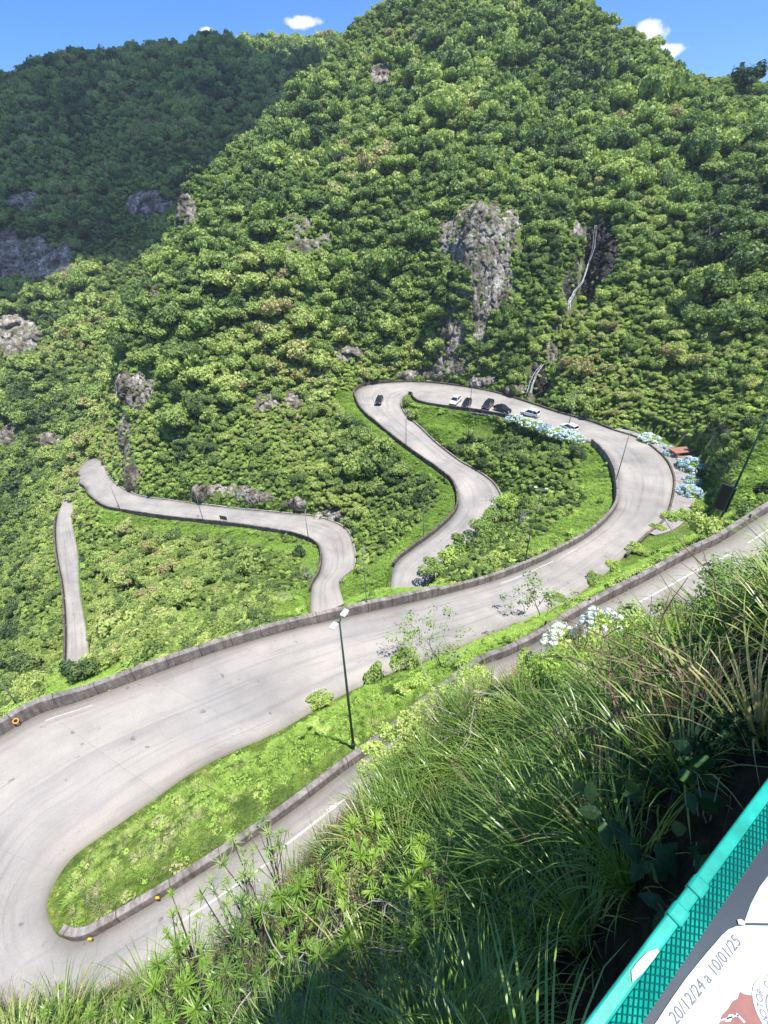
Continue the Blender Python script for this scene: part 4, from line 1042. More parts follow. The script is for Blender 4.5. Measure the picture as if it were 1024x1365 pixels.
# ------------------------------------------------------------------ lamps
def height_for(base, vtop):
    lo_, hi_ = .5, 25
    for _ in range(40):
        m_ = (lo_ + hi_) / 2
        _, vv, _ = proj(base + [0, 0, m_])
        if vv[0] > vtop: lo_ = m_
        else: hi_ = m_
    return lo_
def lamp(base, vtop, label, rz, arm=1.1, rad=.09, double=False, group='lamp posts along the road', mat='pole_grey', h=None):
    base = np.asarray(base, float); base = base - [0, 0, .1]
    h = h or height_for(base, vtop)
    t = empty('street_lamp', base, label, 'street lamp', group, rz)
    b = MB(); b.tube([(0, 0, -.8), (0, 0, h * .5), (0, 0, h)], [rad, rad * .8, rad * .5], 10); b.build('pole', M[mat], t, smooth=True)
    b = MB(); b.tube([(0, 0, .0), (0, 0, .25)], [rad * 1.7, rad * 1.5], 10); b.build('base', M[mat], t)
    for s_ in ((1, -1) if double else (1,)):
        b = MB(); b.tube([(0, 0, h - .1), (s_ * arm * .5, 0, h + .12), (s_ * arm, 0, h + .15)], rad * .42, 7); b.build('arm', M[mat], t)
        b = MB()
        if double: b.box((s_ * (arm + .2), 0, h + .14), (.34, .26, .05), ry=s_ * .15); b.box((s_ * (arm + .25), 0, h + .2), (.4, .25, .05))
        else: b.box((s_ * (arm + .25), 0, h + .15), (.6, .26, .10), taper=.7)
        b.build('lamp_head', M['white'] if double else M['pole_grey'], t)
    return t
def erg(side, idx, off=.3):
    e = ROAD[np.abs(RPAR - idx).argmin()]
    a, b = (e[:3], e[3:]) if side == 'L' else (e[3:], e[:3])
    d = unit((a - b)[:2]); return np.array([a[0] + d[0] * off, a[1] + d[1] * off, a[2]])
def near_edge(side, u, v):
    E = ROAD[:, :3] if side == 'L' else ROAD[:, 3:]
    uu, vv, dd = proj(E); i = ((uu - u) ** 2 + (vv - v) ** 2).argmin()
    O = ROAD[:, 3:] if side == 'L' else ROAD[:, :3]
    d = unit((E[i] - O[i])[:2]); return np.array([E[i, 0] + d[0] * .35, E[i, 1] + d[1] * .35, E[i, 2]])
lb = P(471, 992, z=-27.6); 
lamp(lb, 829, 'tall green double-headed lamp post in the foreground grass strip', math.radians(60), arm=.22, rad=.085, double=True, mat='pole', group=None)
lamp(near_edge('L', 825, 645), 577, 'lamp post at the inside of the wide loop, in front of the road surface', math.radians(-20), group='lamp posts along the road')
lamp(near_edge('L', 758, 575), 524, 'lamp post behind the blue hydrangeas by the parking place', math.radians(10))
lamp(near_edge('L', 628, 546), 503, 'lamp post beside the parked cars', math.radians(60))
lamp(near_edge('R', 543, 600), 549, 'lamp post on the parapet below the driving dark car', math.radians(20))
lamp(near_edge('R', 567, 722), 675, 'lamp post by the parapet where the road narrows behind the shrubs', math.radians(20))
lamp(near_edge('L', 701, 752), 700, 'dark lamp post among the shrubs just behind the parapet of the wide bend', math.radians(120), mat='pole')
q = pick1(712, 700); lamp(q, 652, 'lamp post with a bright head standing in the bushes inside the loop', math.radians(160), double=True, arm=.5, rad=.06)
lamp(near_edge('L', 415, 718), 685, 'lamp post at the right-hand bend of the lower road', math.radians(90))
lamp(near_edge('L', 272, 696), 656, 'lamp post near the small traffic sign on the lower road', math.radians(90))
lamp(near_edge('L', 161, 682), 648, 'lamp post near the left tip of the lower road', math.radians(90))
lamp(near_edge('L', 496, 813), 745, 'thin lamp post rising behind the long parapet in the middle', math.radians(90), rad=.05)
q = pick1(27, 944); lamp(q, 911, 'short leaning lamp post at the left edge below the long parapet', math.radians(200), rad=.07, arm=.5)
tl = lamp(pick1(957, 699), 0, 'tall dark lamp post carrying a black board at the right edge', math.radians(-60), arm=1.3, rad=.11, mat='pole', h=13.5, group=None)
b = MB(); b.box((-.42, 0, 2.9), (1.25, .10, 2.7)); b.build('sign_board', M['black'], tl)
b = MB(); b.box((-.42, -.075, 1.6), (1.3, .05, .07)); b.box((-.42, -.075, 4.2), (1.3, .05, .07)); b.box((.0, -.1, 2.9), (.06, .06, 2.7)); b.box((-.95, -.075, 2.9), (.05, .05, 2.7)); b.build('frame', M['greengrey'], tl)
# traffic sign on the lower road
sb = near_edge('L', 300, 700)
t = empty('road_sign', sb, 'small dark road sign seen from behind on the lower road parapet', 'road sign', None, math.radians(-20))
b = MB(); b.tube([(0, 0, -.5), (0, 0, 2.2)], .05, 8); b.build('post', M['pole_grey'], t)
b = MB(); b.box((0, 0, 1.9), (1.9, .07, 1.1)); b.build('panel', M['greengrey'], t)
# ------------------------------------------------------------------ cars
def carpaint(name, col):
    m, nt, out = newmat(name)
    b = nt.nodes.new('ShaderNodeBsdfPrincipled'); b.inputs['Base Color'].default_value = (*col, 1); b.inputs['Roughness'].default_value = .35; b.inputs['Coat Weight'].default_value = .8; b.inputs['Coat Roughness'].default_value = .06
    nt.links.new(b.outputs[0], out.inputs[0]); return m
CP = {'dark': carpaint('dark_blue_paint', (.018, .022, .035)), 'black': carpaint('black_paint', (.012, .012, .014)), 'white': carpaint('white_paint', (.72, .73, .74))}
m, nt, out = newmat('car_glass'); principled(nt, out, (.015, .02, .025), .08, .6); M['glass'] = m
m, nt, out = newmat('tyre_rubber'); principled(nt, out, (.015, .015, .015), .9, .2); M['tyre'] = m
m, nt, out = newmat('wheel_rim'); principled(nt, out, (.45, .46, .47), .35, .5, .6); M['rim'] = m
m, nt, out = newmat('headlamp'); principled(nt, out, (.75, .77, .8), .15, .6); M['hl'] = m
m, nt, out = newmat('tail_lamp'); principled(nt, out, (.35, .01, .01), .2, .6); M['tl'] = m
def loft(b, st):
    """st: list of (x, [(y,z)...]) cross sections, symmetric already"""
    k = len(st[0][1]); V = []; Fc = []
    for x, sec in st: V += [(x, y, z) for y, z in sec]
    for i in range(len(st) - 1):
        for j in range(k): Fc.append((i * k + j, i * k + (j + 1) % k, (i + 1) * k + (j + 1) % k, (i + 1) * k + j))
    Fc.append(tuple(range(k - 1, -1, -1))); Fc.append(tuple(range((len(st) - 1) * k, len(st) * k)))
    return b.add(V, Fc)
def sec(w_, z0, z1, r=.12): return [(-w_ * .94, z0), (-w_, z0 + r), (-w_, z1 - r), (-w_ * .9, z1), (w_ * .9, z1), (w_, z1 - r), (w_, z0 + r), (w_ * .94, z0)]
def car(loc, head, paint, label, kind='hatch', scale=1.0):
    t = empty('parked_car' if 'driv' not in label else 'car', loc, label, 'pickup truck' if kind == 'pickup' else 'car', None, head); t.scale = (scale,) * 3
    if kind == 'pickup': Ls = 5.2; prof = [(-2.6,.5,.95),(-2.5,.42,1.08),(-.9,.38,1.08),(-.85,.38,1.08),(1.2,.38,1.08),(2.2,.4,1.02),(2.5,.45,.9),(2.6,.5,.75)]; cab = [(-1.0,1.0),(-.85,1.72),(.55,1.74),(1.25,1.06)]; wx = (-1.6, 1.7); w_ = .92
    elif kind == 'sedan': Ls = 4.5; prof = [(-2.25,.45,.85),(-2.15,.32,.98),(-1.4,.28,1.0),(1.0,.28,.98),(1.9,.3,.84),(2.2,.38,.7),(2.28,.45,.6)]; cab = [(-1.75,.97),(-1.0,1.42),(.2,1.45),(1.05,.96)]; wx = (-1.35, 1.4); w_ = .88
    elif kind == 'suv': Ls = 4.4; prof = [(-2.2,.5,1.0),(-2.15,.38,1.12),(1.1,.34,1.1),(1.95,.36,1.0),(2.15,.42,.85),(2.2,.5,.7)]; cab = [(-2.05,1.08),(-1.8,1.66),(.25,1.7),(1.1,1.08)]; wx = (-1.4, 1.4); w_ = .92
    else: Ls = 4.0; prof = [(-2.0,.45,.9),(-1.95,.3,1.0),(.95,.27,.97),(1.7,.3,.86),(1.95,.38,.7),(2.0,.45,.6)]; cab = [(-1.88,.97),(-1.6,1.46),(.15,1.5),(1.0,.95)]; wx = (-1.25, 1.28); w_ = .86
    b = MB(); loft(b, [(x, sec(w_ * (.86 if i in (0, len(prof) - 1) else (.95 if i in (1, len(prof) - 2) else 1)), z0, z1)) for i, (x, z0, z1) in enumerate(prof)])
    if kind == 'pickup': pass
    body = b.build('body', CP[paint], t, smooth=False, bevel=.04)
    if kind == 'pickup':
        b = MB(); b.box((-1.75, 0, 1.06), (1.4, 1.5, .06)); b.build('load_bed', M['black'], t)
    (x0, z0), (x1, z1), (x2, z2), (x3, z3) = cab; g = MB(); wb, wt = w_ * .93, w_ * .74
    V = [(x0, -wb, z0), (x0, wb, z0), (x1, wt, z1), (x1, -wt, z1), (x2, wt, z2), (x2, -wt, z2), (x3, wb, z3), (x3, -wb, z3)]
    g.add(V, [(0, 1, 2, 3), (3, 2, 4, 5), (5, 4, 6, 7), (0, 3, 5, 7), (1, 6, 4, 2), (0, 7, 6, 1)]); g.build('windows', M['glass'], t)
    r = MB(); xm = (x1 + x2) / 2; r.box((xm, 0, (z1 + z2) / 2 + .015), (x2 - x1 + .12, wt * 2 + .05, .06))
    for s_ in (1, -1):
        for (pa, pb, rr) in (((x0, wb, z0), (x1, wt, z1), .05), ((x3, wb, z3), (x2, wt, z2), .04), ((xm - .1, wb, (z0 + z3) / 2), (xm - .1, wt, (z1 + z2) / 2), .04)):
            r.tube([(pa[0], pa[1] * s_, pa[2]), (pb[0], pb[1] * s_, pb[2])], rr, 6)
    r.build('roof', CP[paint], t, bevel=.015)
    for x in wx:
        for s_ in (1, -1):
            b = MB(); b.tube([(x, s_ * (w_ - .2), .33), (x, s_ * (w_ + .01), .33)], .33, 16); wl = b.build('wheel', M['tyre'], t)
            b = MB(); b.tube([(x, s_ * (w_ + .005), .33), (x, s_ * (w_ + .02), .33)], .2, 12); b.build('rim', M['rim'], wl)
    xf = prof[-1][0] - .12; xr = prof[0][0] + .02
    for s_ in (1, -1):
        b = MB(); b.box((xf + .03, s_ * w_ * .66, prof[-1][2] - .02), (.22, .36, .14)); b.build('headlight', M['hl'], t)
        b = MB(); b.box((xr, s_ * w_ * .74, prof[0][2] - .12), (.1, .2, .2)); b.build('tail_light', M['tl'], t)
    b = MB(); b.box((xf + .09, 0, prof[-1][2] - .16), (.1, w_ * .9, .14)); b.build('grille', M['black'], t)
    return t
def road_z(u, v):
    """pixel on the road surface: iterate with nearest centre z"""
    z = -45.0
    for _ in range(6):
        p = P(u, v, z=z)
        i = np.hypot(ROAD[:, 0] - p[0], ROAD[:, 1] - p[1]).argmin(); j = np.hypot(ROAD[:, 3] - p[0], ROAD[:, 4] - p[1]).argmin()
        dl = np.hypot(*(ROAD[i, :2] - p[:2])); dr = np.hypot(*(ROAD[j, 3:5] - p[:2])); z = (ROAD[i, 2] * dr + ROAD[j, 5] * dl) / (dl + dr)
    return z
def put_car(uf, vf, ur, vr, paint, label, kind, z=None, sc=1.0):
    um, vm = (uf + ur) / 2, (vf + vr) / 2; zz = road_z(um, vm) if z is None else z
    a = P(uf, vf, z=zz); b = P(ur, vr, z=zz); c = (a + b) / 2; hd = math.atan2(a[1] - b[1], a[0] - b[0])
    return car((c[0], c[1], zz + .01), hd, paint, label, kind, sc)
put_car(501, 545, 510, 529, 'dark', 'dark blue hatchback driving down the upper bend', 'hatch')
put_car(600, 544, 614, 531, 'white', 'white pickup truck parked at the left end of the row of cars', 'pickup')
put_car(617, 547, 627, 535, 'black', 'black car parked beside the white pickup', 'hatch')
put_car(644, 549, 656, 538, 'dark', 'dark car parked in the middle of the row, left of the low black sedan', 'suv')
put_car(681, 552, 659, 544, 'black', 'low black sedan parked sideways next to the hydrangeas', 'sedan')
put_car(697, 552, 716, 557, 'white', 'white car with dark windows half hidden behind the left hydrangeas', 'suv')
put_car(746, 568, 771, 579, 'white', 'white car whose roof shows behind the right end of the hydrangea row', 'hatch')
# two white cars by the nearest road
def put_near(u, v, label, kind, dz):
    zz = dz; p = P(u, v, z=zz); i = np.hypot(CEN[:, 0] - p[0], CEN[:, 1] - p[1]).argmin(); d = CEN[min(i + 3, len(CEN) - 1)] - CEN[max(i - 3, 0)]
    return car((p[0], p[1], CEN[i][2] + .01), math.atan2(d[1], d[0]), 'white', label, kind)
# ------------------------------------------------------------------ hydrangeas
def ball_blooms(seed, nb, R_):
    rng = np.random.default_rng(seed); cs = []; ns = []
    for i in range(nb):
        d = rng.normal(size=3); d[2] = abs(d[2]) * .8 + .1; d /= np.linalg.norm(d); c = d * R_ * rng.uniform(.86, 1.0); c[2] *= .85
        r = .14 * rng.uniform(.75, 1.2)
        q = rng.normal(size=(26, 3)); q /= np.linalg.norm(q, axis=1, keepdims=True)
        cs.append(c + q * r); ns.append(q)
    cs = np.concatenate(cs); ns = np.concatenate(ns)
    return quads(cs, ns, .13, rng)
HF = [crown_mesh('hydrangea_foliage', 201 + i, nl=8, leaves=700, ls=.14, flat=.85, mat=M['shrub_leaf'], spread=.6, lr=(.3, .5)) for i in range(2)]
HB = []
for i in range(3):
    V, Fc = ball_blooms(220 + i, 52, .95); HB.append(mesh_np('hydrangea_blooms', V, Fc, M['flower']))
M['flower_white'] = foliage('white_hydrangea_petals', [(0, (.72, .76, .90)), (1, (.92, .92, .96))], .3, zone=False)
HW = [HB[0].copy()]; HW[0].materials.clear(); HW[0].materials.append(M['flower_white'])
def hyd(u, v, z, r, label, grp):
    p = P(u, v, z=z); zg = max(float(Hz(p[0], p[1])), z - 1.5) if z > -42.8 and u > 820 else z
    t = empty('hydrangea_bush', (p[0], p[1], zg + r * .12), label, 'hydrangea', grp, random.uniform(0, 6)); t.scale = (r, r, r * .85)
    f = bpy.data.objects.new('foliage', random.choice(HF)); COL.objects.link(f); f.parent = t
    f = bpy.data.objects.new('blooms', random.choice(HB)); COL.objects.link(f); f.parent = t
for u, v, z, r, lab in [(866,588,-42.4,2.1,'pale blue hydrangea bush at the far end of the lay-by, left of the red bench'),(891,598,-42.0,1.35,'hydrangea bush touching the left end of the red bench, upper of two'),(893,607,-42.0,1.3,'hydrangea bush just below the left end of the red bench'),(921,626,-41.6,2.4,'largest dark blue hydrangea bush at the lay-by, right of the red bench'),(922,643,-41.2,1.5,'hydrangea bush between the largest one and the nearest one at the lay-by'),(919,660,-41.0,1.8,'hydrangea bush nearest the camera at the end of the lay-by')]:
    hyd(u, v - 2, z, r * 1.08, lab, 'hydrangeas of the lay-by')
for i, (u, v, z, r) in enumerate([(679,563,-45.2,1.1),(690,563,-45.0,1.4),(702,568,-44.7,1.6),(715,573,-44.4,1.7),(728,578,-44.1,1.5),(742,583,-43.8,1.9),(756,587,-43.5,2.0),(769,590,-43.3,1.5)]):
    hyd(u, v - 2, z, r * 1.2, 'blue and white flowering hydrangea in the row in front of the parked white cars', 'row of hydrangeas at the parking place')
for (u, v, s_, r, lab) in [(760,866,11.2,.68,'brilliant white hydrangea bush at the edge of the nearest road, left of two'),(803,836,10.6,.50,'blue-white hydrangea bush at the edge of the nearest road, right of two'),(783,862,12.0,.22,'small greenish hydrangea between the two white ones by the nearest road')]:
    p = P(u, v, s=s_); zg = float(Hz(p[0], p[1])); t = empty('hydrangea_bush', (p[0], p[1], p[2]), lab, 'hydrangea', 'white hydrangeas by the nearest road', 1.0); t.scale = (r, r, r)
    for nm_, ls_ in (('foliage', HF), ('blooms', HW)):
        f = bpy.data.objects.new(nm_, ls_[0]); COL.objects.link(f); f.parent = t
    b = MB(); b.tube([(0, 0, 0), (.05, .02, min(0, (zg - p[2]) / r) - .3)], [.06, .08], 6); b.build('stem', M['bark'], t)
# red slatted picnic bench
zb = -41.9; pb_ = P(906, 606, z=zb)
t = empty('picnic_table', (pb_[0], pb_[1], zb), 'reddish wooden slatted picnic table among the hydrangeas of the lay-by', 'picnic table', None, math.radians(8))
wood = simple('red_brown_planks', (.34, .17, .12), .7, .3, var=.25, scale=4)
b = MB(); [b.box((0, (-.9 + .36 * k), .95), (3.6, .30, .06)) for k in range(6)]; b.build('table_top', wood, t)
for s_ in (1, -1):
    b = MB(); b.box((0, s_ * 1.65, .5), (3.4, .4, .06)); b.build('seat', wood, t)
    b = MB(); b.box((s_ * 1.3, 0, .44), (.14, 3.5, .1)); b.box((s_ * 1.3, .55, .45), (.14, .14, .95)); b.box((s_ * 1.3, -.55, .45), (.14, .14, .95)); b.build('leg', wood, t)
# ------------------------------------------------------------------ waterfall
m, nt, out = newmat('falling_water'); f = noise(nt, geo_pos(nt), 3, 5, .7)
c = ramp(nt, f, [(.35, (.25, .28, .30)), (.65, (.60, .62, .64))]); principled(nt, out, c, .25, .6, bump=f, bstr=.5, bdist=.1); M['water'] = m
def fall(pix, widths, label, off):
    rng = np.random.default_rng(3); pts = []
    for i in range(len(pix) - 1):
        for k in range(6):
            t_ = k / 6; pts.append((pix[i][0] * (1 - t_) + pix[i + 1][0] * t_, pix[i][1] * (1 - t_) + pix[i + 1][1] * t_, widths[i] * (1 - t_) + widths[i + 1] * t_))
    u = np.array([q[0] for q in pts]); v = np.array([q[1] for q in pts]); p = pick(u, v, 40, 400)
    p = p * (1 - off / np.linalg.norm(p, axis=1, keepdims=True))
    b = MB()
    for s_ in range(3):
        jit = np.cumsum(rng.normal(0, .05, (len(p), 2)), axis=0) + rng.normal(0, .22, 2)
        b.tube([(p[i, 0] + jit[i, 0], p[i, 1] + jit[i, 1], p[i, 2]) for i in range(len(p))], [q[2] * rng.uniform(.03, .10) for q in pts], 6)
    tag(b.build('waterfall', M['water'], smooth=True), label, 'waterfall')
fall([(793,300),(791,330),(783,352),(775,375),(764,388),(757,402),(756,416)], [.5, .8, 1.0, 1.0, 1.2, 1.8, 1.2], 'thin white waterfall dropping down the dark cleft right of the big cliff', 3.2)
fall([(725,485),(716,498),(709,512),(705,527)], [.6, 1.1, 1.6, 2.0], 'small lower waterfall ending beside the upper road', 3.0)
# ------------------------------------------------------------------ bare trees
def bare_tree(base, h, seed, label, mat='bark_pale', spread=.6, name='bare_tree', leaves=None, rad=.07, nb=7, cat='bare tree', lr=.2, grp=None, lsize=.14, lean=(0, 0)):
    rng = np.random.default_rng(seed); t = empty(name, base, label, cat, grp)
    b = MB(); tips = []
    def grow(p, d, L, r, lev):
        pts = [p]; q = np.array(p, float); dd = np.array(d, float)
        for k in range(4):
            dd = unit(dd + rng.normal(0, .16, 3)); q = q + dd * L / 4; pts.append(q.copy())
        b.tube(pts, [r, r * .85, r * .7, r * .6, r * .45], 6)
        if lev == 0: tips.append((pts[-1], dd)); tips.append((pts[-2], dd)); return
        for k in range(int(rng.integers(2, 4))):
            a = rng.normal(0, spread, 3); a[2] = abs(a[2]) * .4; grow(pts[int(rng.integers(2, 5))], unit(dd + a), L * rng.uniform(.55, .8), r * .5, lev - 1)
    for k in range(max(1, nb // 3)): grow(np.zeros(3), unit(np.array([rng.normal(0, .35) + lean[0], rng.normal(0, .35) + lean[1], 1])), h * .42, rad, 3)
    b.build('branches', M[mat], t)
    if leaves:
        cs = []; ns = []
        for p_, d_ in tips:
            k = int(rng.integers(5, 14)); q = rng.normal(size=(k, 3)); cs.append(p_ + q * lr * .6); ns.append(q + [0, 0, 1])
        V, Fc = quads(np.concatenate(cs), np.concatenate(ns), lsize * rng.uniform(.6, 1.3, sum(len(c) for c in cs)), rng, aspect=1.6)
        link('leaves', mesh_np('leaves', V, Fc, M[leaves]), t)
    return t
for (u, v, h, sd, lab) in [(655,672,4.5,1,'pale leafless tree at the edge of the road inside the loop'),(690,705,4.5,2,'bleached branchy tree among the shrubs inside the loop'),(705,690,4,3,'second bleached tree, upper right of the branchy one inside the loop'),(412,775,5,4,'pale fallen dead branches left of the lower right-hand bend'),(395,800,4.5,5,'pale leafless shrub in the hollow just above the long parapet'),(590,760,4,6,'dry pale shrub left of the bushes behind the wide bend')]:
    bare_tree(pick1(u, v), h, sd, lab, rad=.10, spread=.9)
for (u, v, h, sd, lab) in [(985,112,9,31,'tall dark tree sticking up on the skyline at the right edge'),(1008,100,11,32,'dark crowned tree at the right end of the skyline'),(935,95,5,33,'thin tree on the right skyline, left of the dark crowned ones')]:
    bare_tree(pick1(u, v + 14, 60), h, sd, lab, mat='bark', leaves='dark_leaf', name='tree', cat='tree', lr=1.0, lsize=.7, rad=.2, nb=9, spread=.8)
# ------------------------------------------------------------------ cloud over the far ridge
m, nt, out = newmat('cloud_white'); b_ = nt.nodes.new('ShaderNodeBsdfDiffuse'); b_.inputs[0].default_value = (.9, .9, .9, 1); t_ = nt.nodes.new('ShaderNodeBsdfTransparent'); mx = nt.nodes.new('ShaderNodeMixShader'); mx.inputs[0].default_value = .72
nt.links.new(t_.outputs[0], mx.inputs[1]); nt.links.new(b_.outputs[0], mx.inputs[2]); nt.links.new(mx.outputs[0], out.inputs[0])
Tc = 340 / sun_dir.z; ccx, ccy = -192 + sun_dir.x * Tc, 358 + sun_dir.y * Tc
n_a, n_b = 60, 40; V = []; rng = np.random.default_rng(9)
th_ = np.linspace(0, 2 * PI, n_a, endpoint=False)
for side in (1, -1):
    for j in range(n_b):
        rr = (j + 1) / n_b
        for a in th_:
            wob = 1 + .13 * math.sin(3 * a + 1) + .08 * math.sin(7 * a) + .05 * math.sin(13 * a + 2)
            x = rr * wob * 152 * math.cos(a); y = rr * wob * 124 * math.sin(a)
            hgt_ = max(0, 1 - rr ** 2) ** .5
            nz_1 = float(vnoise(np.array([x / 22]), np.array([y / 22]), seed=2)[0]) + .5 * float(vnoise(np.array([x / 9]), np.array([y / 9]), seed=4)[0])
            V.append((x, y, side * hgt_ * ((34 + 22 * nz_1) if side > 0 else (8 + 4 * nz_1))))
Fc = []
for sidx in (0, 1):
    o0 = sidx * n_a * n_b
    for j in range(n_b - 1):
        for a in range(n_a):
            q = (o0 + j * n_a + a, o0 + j * n_a + (a + 1) % n_a, o0 + (j + 1) * n_a + (a + 1) % n_a, o0 + (j + 1) * n_a + a)
            Fc.append(q if sidx == 0 else q[::-1])
    Fc.append(tuple(range(o0, o0 + n_a)) if sidx else tuple(range(o0 + n_a - 1, o0 - 1, -1)))
tag(link('cloud', mesh_np('cloud', V, Fc, m, True), None, (ccx, ccy, 20 + 340)), 'low cumulus cloud hanging above the far ridge', None, None, 'structure')
# ------------------------------------------------------------------ near hillside
fgp = scatter(-22, 40, -3, 30, .30, 61, 2.0)
u, v, d = proj(fgp); nd = bilin(ND, fgp[:, 0], fgp[:, 1])
_dn = (fgp[:, 0] - _rb[0]) * _rn[0] + (fgp[:, 1] - _rb[1]) * _rn[1]; _dt = (fgp[:, 0] - _rb[0]) * _rd[0] + (fgp[:, 1] - _rb[1]) * _rd[1]
inside = ~((_dn > -.02) & (_dn < 4.3) & (_dt > .3) & (_dt < 6.5)) & (v > sil(u) + np.where((u > 490) & (u < 660), 4, 26)) & (d < 24) & (d > 1.6) & (nd > .3)
fgp = fgp[inside]; u = u[inside]; v = v[inside]; d = d[inside]
rng = np.random.default_rng(77)
DARKB = [(845,905),(900,860),(1060,870),(1060,1180),(900,1290),(840,1200),(800,1060),(830,960)]
ROS = [(-80,1420),(-80,1300),(200,1262),(330,1180),(430,1110),(500,1100),(560,1180),(600,1420)]
MIX = [(440,1120),(500,1000),(600,905),(700,875),(740,900),(620,1000),(520,1080)]
GRN = [(690,880),(760,850),(850,835),(900,850),(880,930),(780,940),(720,930)]
pd = inpoly(u, v, DARKB); pr = inpoly(u, v, ROS); pm = inpoly(u, v, MIX); pg = inpoly(u, v, GRN)
dens = np.where(pd, .10, np.where(pr, .16, np.where(pm, .26, np.where(pg, .25, .62)))) * np.clip((d / 6.0) ** -.3, .5, 1.2)
kk = rng.uniform(size=len(fgp)) < dens
tp = fgp[kk]; tp = tp[~(blocked(tp + [0, 0, .4], np.full(len(tp), .45), inner=.9) | blocked(tp + [0, 0, .8], np.full(len(tp), .4), inner=.9))]; ut, vt_, dt = proj(tp)
nrm = normal_at(tp[:, 0], tp[:, 1], .8)
# grass leans outwards down the slope
tilt_amt = .55 + rng.normal(0, .18, len(tp))
ax = np.stack([-nrm[:, 1], nrm[:, 0]], 1); ax /= np.linalg.norm(ax, axis=1, keepdims=True) + 1e-9
def tilt_euler(ax, amt, rz):
    out = np.zeros((len(ax), 3), np.float32)
    for i in range(len(ax)):
        m = Matrix.Rotation(float(amt[i]), 3, Vector((ax[i, 0], ax[i, 1], 0))) @ Matrix.Rotation(float(rz[i]), 3, 'Z'); e_ = m.to_euler(); out[i] = e_[:]
    return out
rz = rng.uniform(0, 6.28, len(tp)); E3 = tilt_euler(ax, tilt_amt, rz)
sc3 = rng.uniform(.7, 1.15, len(tp)) * np.clip(dt / 5.0, .68, 1)
short = (vt_ < sil(ut) + 75) & ~((ut > 490) & (ut < 660)); sc3 = np.where(short, sc3 * .55, sc3)
o = stuff('tall_grass', TUFT, tp - nrm * .05, E3[:, 2], sc3, rng.integers(0, 3, len(tp)), 'long arching grass blades covering the steep near hillside', tilt=E3[:, :2])
print('tufts', len(tp))
# small leafy ground plants between the tufts
DRY = [tuft_mesh('dry_tuft_shape', 95 + i, blades=40, L=.8, wd=.006, seg=4, lean=1.1, droop=.6, mat=M['twig'], base=.2) for i in range(2)]
HERB = [crown_mesh('herb_shape', 101 + i, nl=8, leaves=700, ls=.10, flat=.8, mat=[M['shrub_leaf'], M['grass_bright'], M['dark_leaf']][i], spread=.8, lr=(.2, .4), core=False) for i in range(3)]
kk = rng.uniform(size=len(fgp)) < np.where(pm, .95, np.where(pg, .95, np.where(pr, .6, np.where(pd, .4, .2))))
hp = fgp[kk]; uh, vh, dh = proj(hp); pmh = pm[kk]; pgh = pg[kk]; pdh = pd[kk]
pid = np.where(pgh, rng.integers(0, 2, len(hp)), np.where(pdh, 2, rng.choice([0, 1, 1, 0, 2], len(hp))))
sch = rng.uniform(.16, .38, len(hp)) * np.where(pgh, 1.5, 1)
stuff('weeds', HERB, hp, rng.uniform(0, 6.28, len(hp)), sch, pid, 'leafy weeds and low creepers among the tall grass')
kk = rng.uniform(size=len(fgp)) < np.where(pm, .22, np.where(pr, .25, np.where(pd, .10, .05)))
hp = fgp[kk]
stuff('dry_grass', DRY, hp, rng.uniform(0, 6.28, len(hp)), rng.uniform(.6, 1.1, len(hp)), rng.integers(0, 2, len(hp)), 'dry brown grass and twigs mixed into the green')
# --- rosette shrubs
def leaf_strip(c, d, L, wd, rng, droop=.5):
    side = np.cross(d, [0, 0, 1.0]); 
    if np.linalg.norm(side) < .05: side = np.array([1., 0, 0])
    side = unit(side); pts = []; p = np.array(c, float); dd = np.array(d, float)
    prof = [.35, 1, .95, .55, .05]; V = []
    for k in range(5):
        V += [p - side * wd * prof[k], p + side * wd * prof[k]]; dd = unit(dd + [0, 0, -droop * .25]); p = p + dd * L / 4
    return V, [(2 * k, 2 * k + 1, 2 * k + 3, 2 * k + 2) for k in range(4)]
def rosette(b, c, ax_, L, n_, rng, wd=.011):
    ax_ = unit(ax_)
    for i in range(n_):
        q = rng.normal(size=3); q = unit(q); q = unit(q + ax_ * rng.uniform(.35, 1.3))
        V, Fc = leaf_strip(np.array(c) - ax_ * rng.uniform(0, L * .6), q, L * rng.uniform(.7, 1.1), wd, rng, .35); b.add(V, Fc)
def shrub(base_px, base_s, tips, label, seed, mat='rosette_leaf', L=.215, n_=52, stem='bark', wd=.0062, name='leafy_shrub', grp='whorled-leaf shrubs of the foreground'):
    rng = np.random.default_rng(seed); bp = P(*base_px, s=base_s); t = empty(name, bp, label, 'shrub', grp)
    sb_ = MB(); lf = MB()
    for tip in tips:
        u, v, s_ = tip[:3]; k_ = tip[3] if len(tip) > 3 else 1.0
        e_ = P(u, v, s=s_) - bp; m_ = e_ * .5 + np.array([rng.normal(0, .08), rng.normal(0, .08), -.12 * np.linalg.norm(e_)])
        pts = [np.zeros(3), m_ * .6, m_ * 1.1 + e_ * .12, e_]
        sb_.tube(pts, [.018, .014, .01, .006], 6); dirn = unit(e_ - m_)
        rosette(lf, e_, unit(dirn + [0, 0, .6]), L * k_, n_, rng, wd)
        for q in range(6):   # side rosettes along the stem
            f_ = rng.uniform(.45, .85); c = m_ * (1 - f_) * 2 * .5 + e_ * f_ + rng.normal(0, .17, 3); sb_.tube([e_ * f_ * .8, c], [.007, .004], 5)
            rosette(lf, c, unit(rng.normal(size=3) + [0, 0, 1.2]), L * k_ * rng.uniform(.45, .9), int(n_ * rng.uniform(.3, .6)), rng, wd)
    sb_.build('stems', M[stem], t); lf.build('foliage', M[mat], t); return t
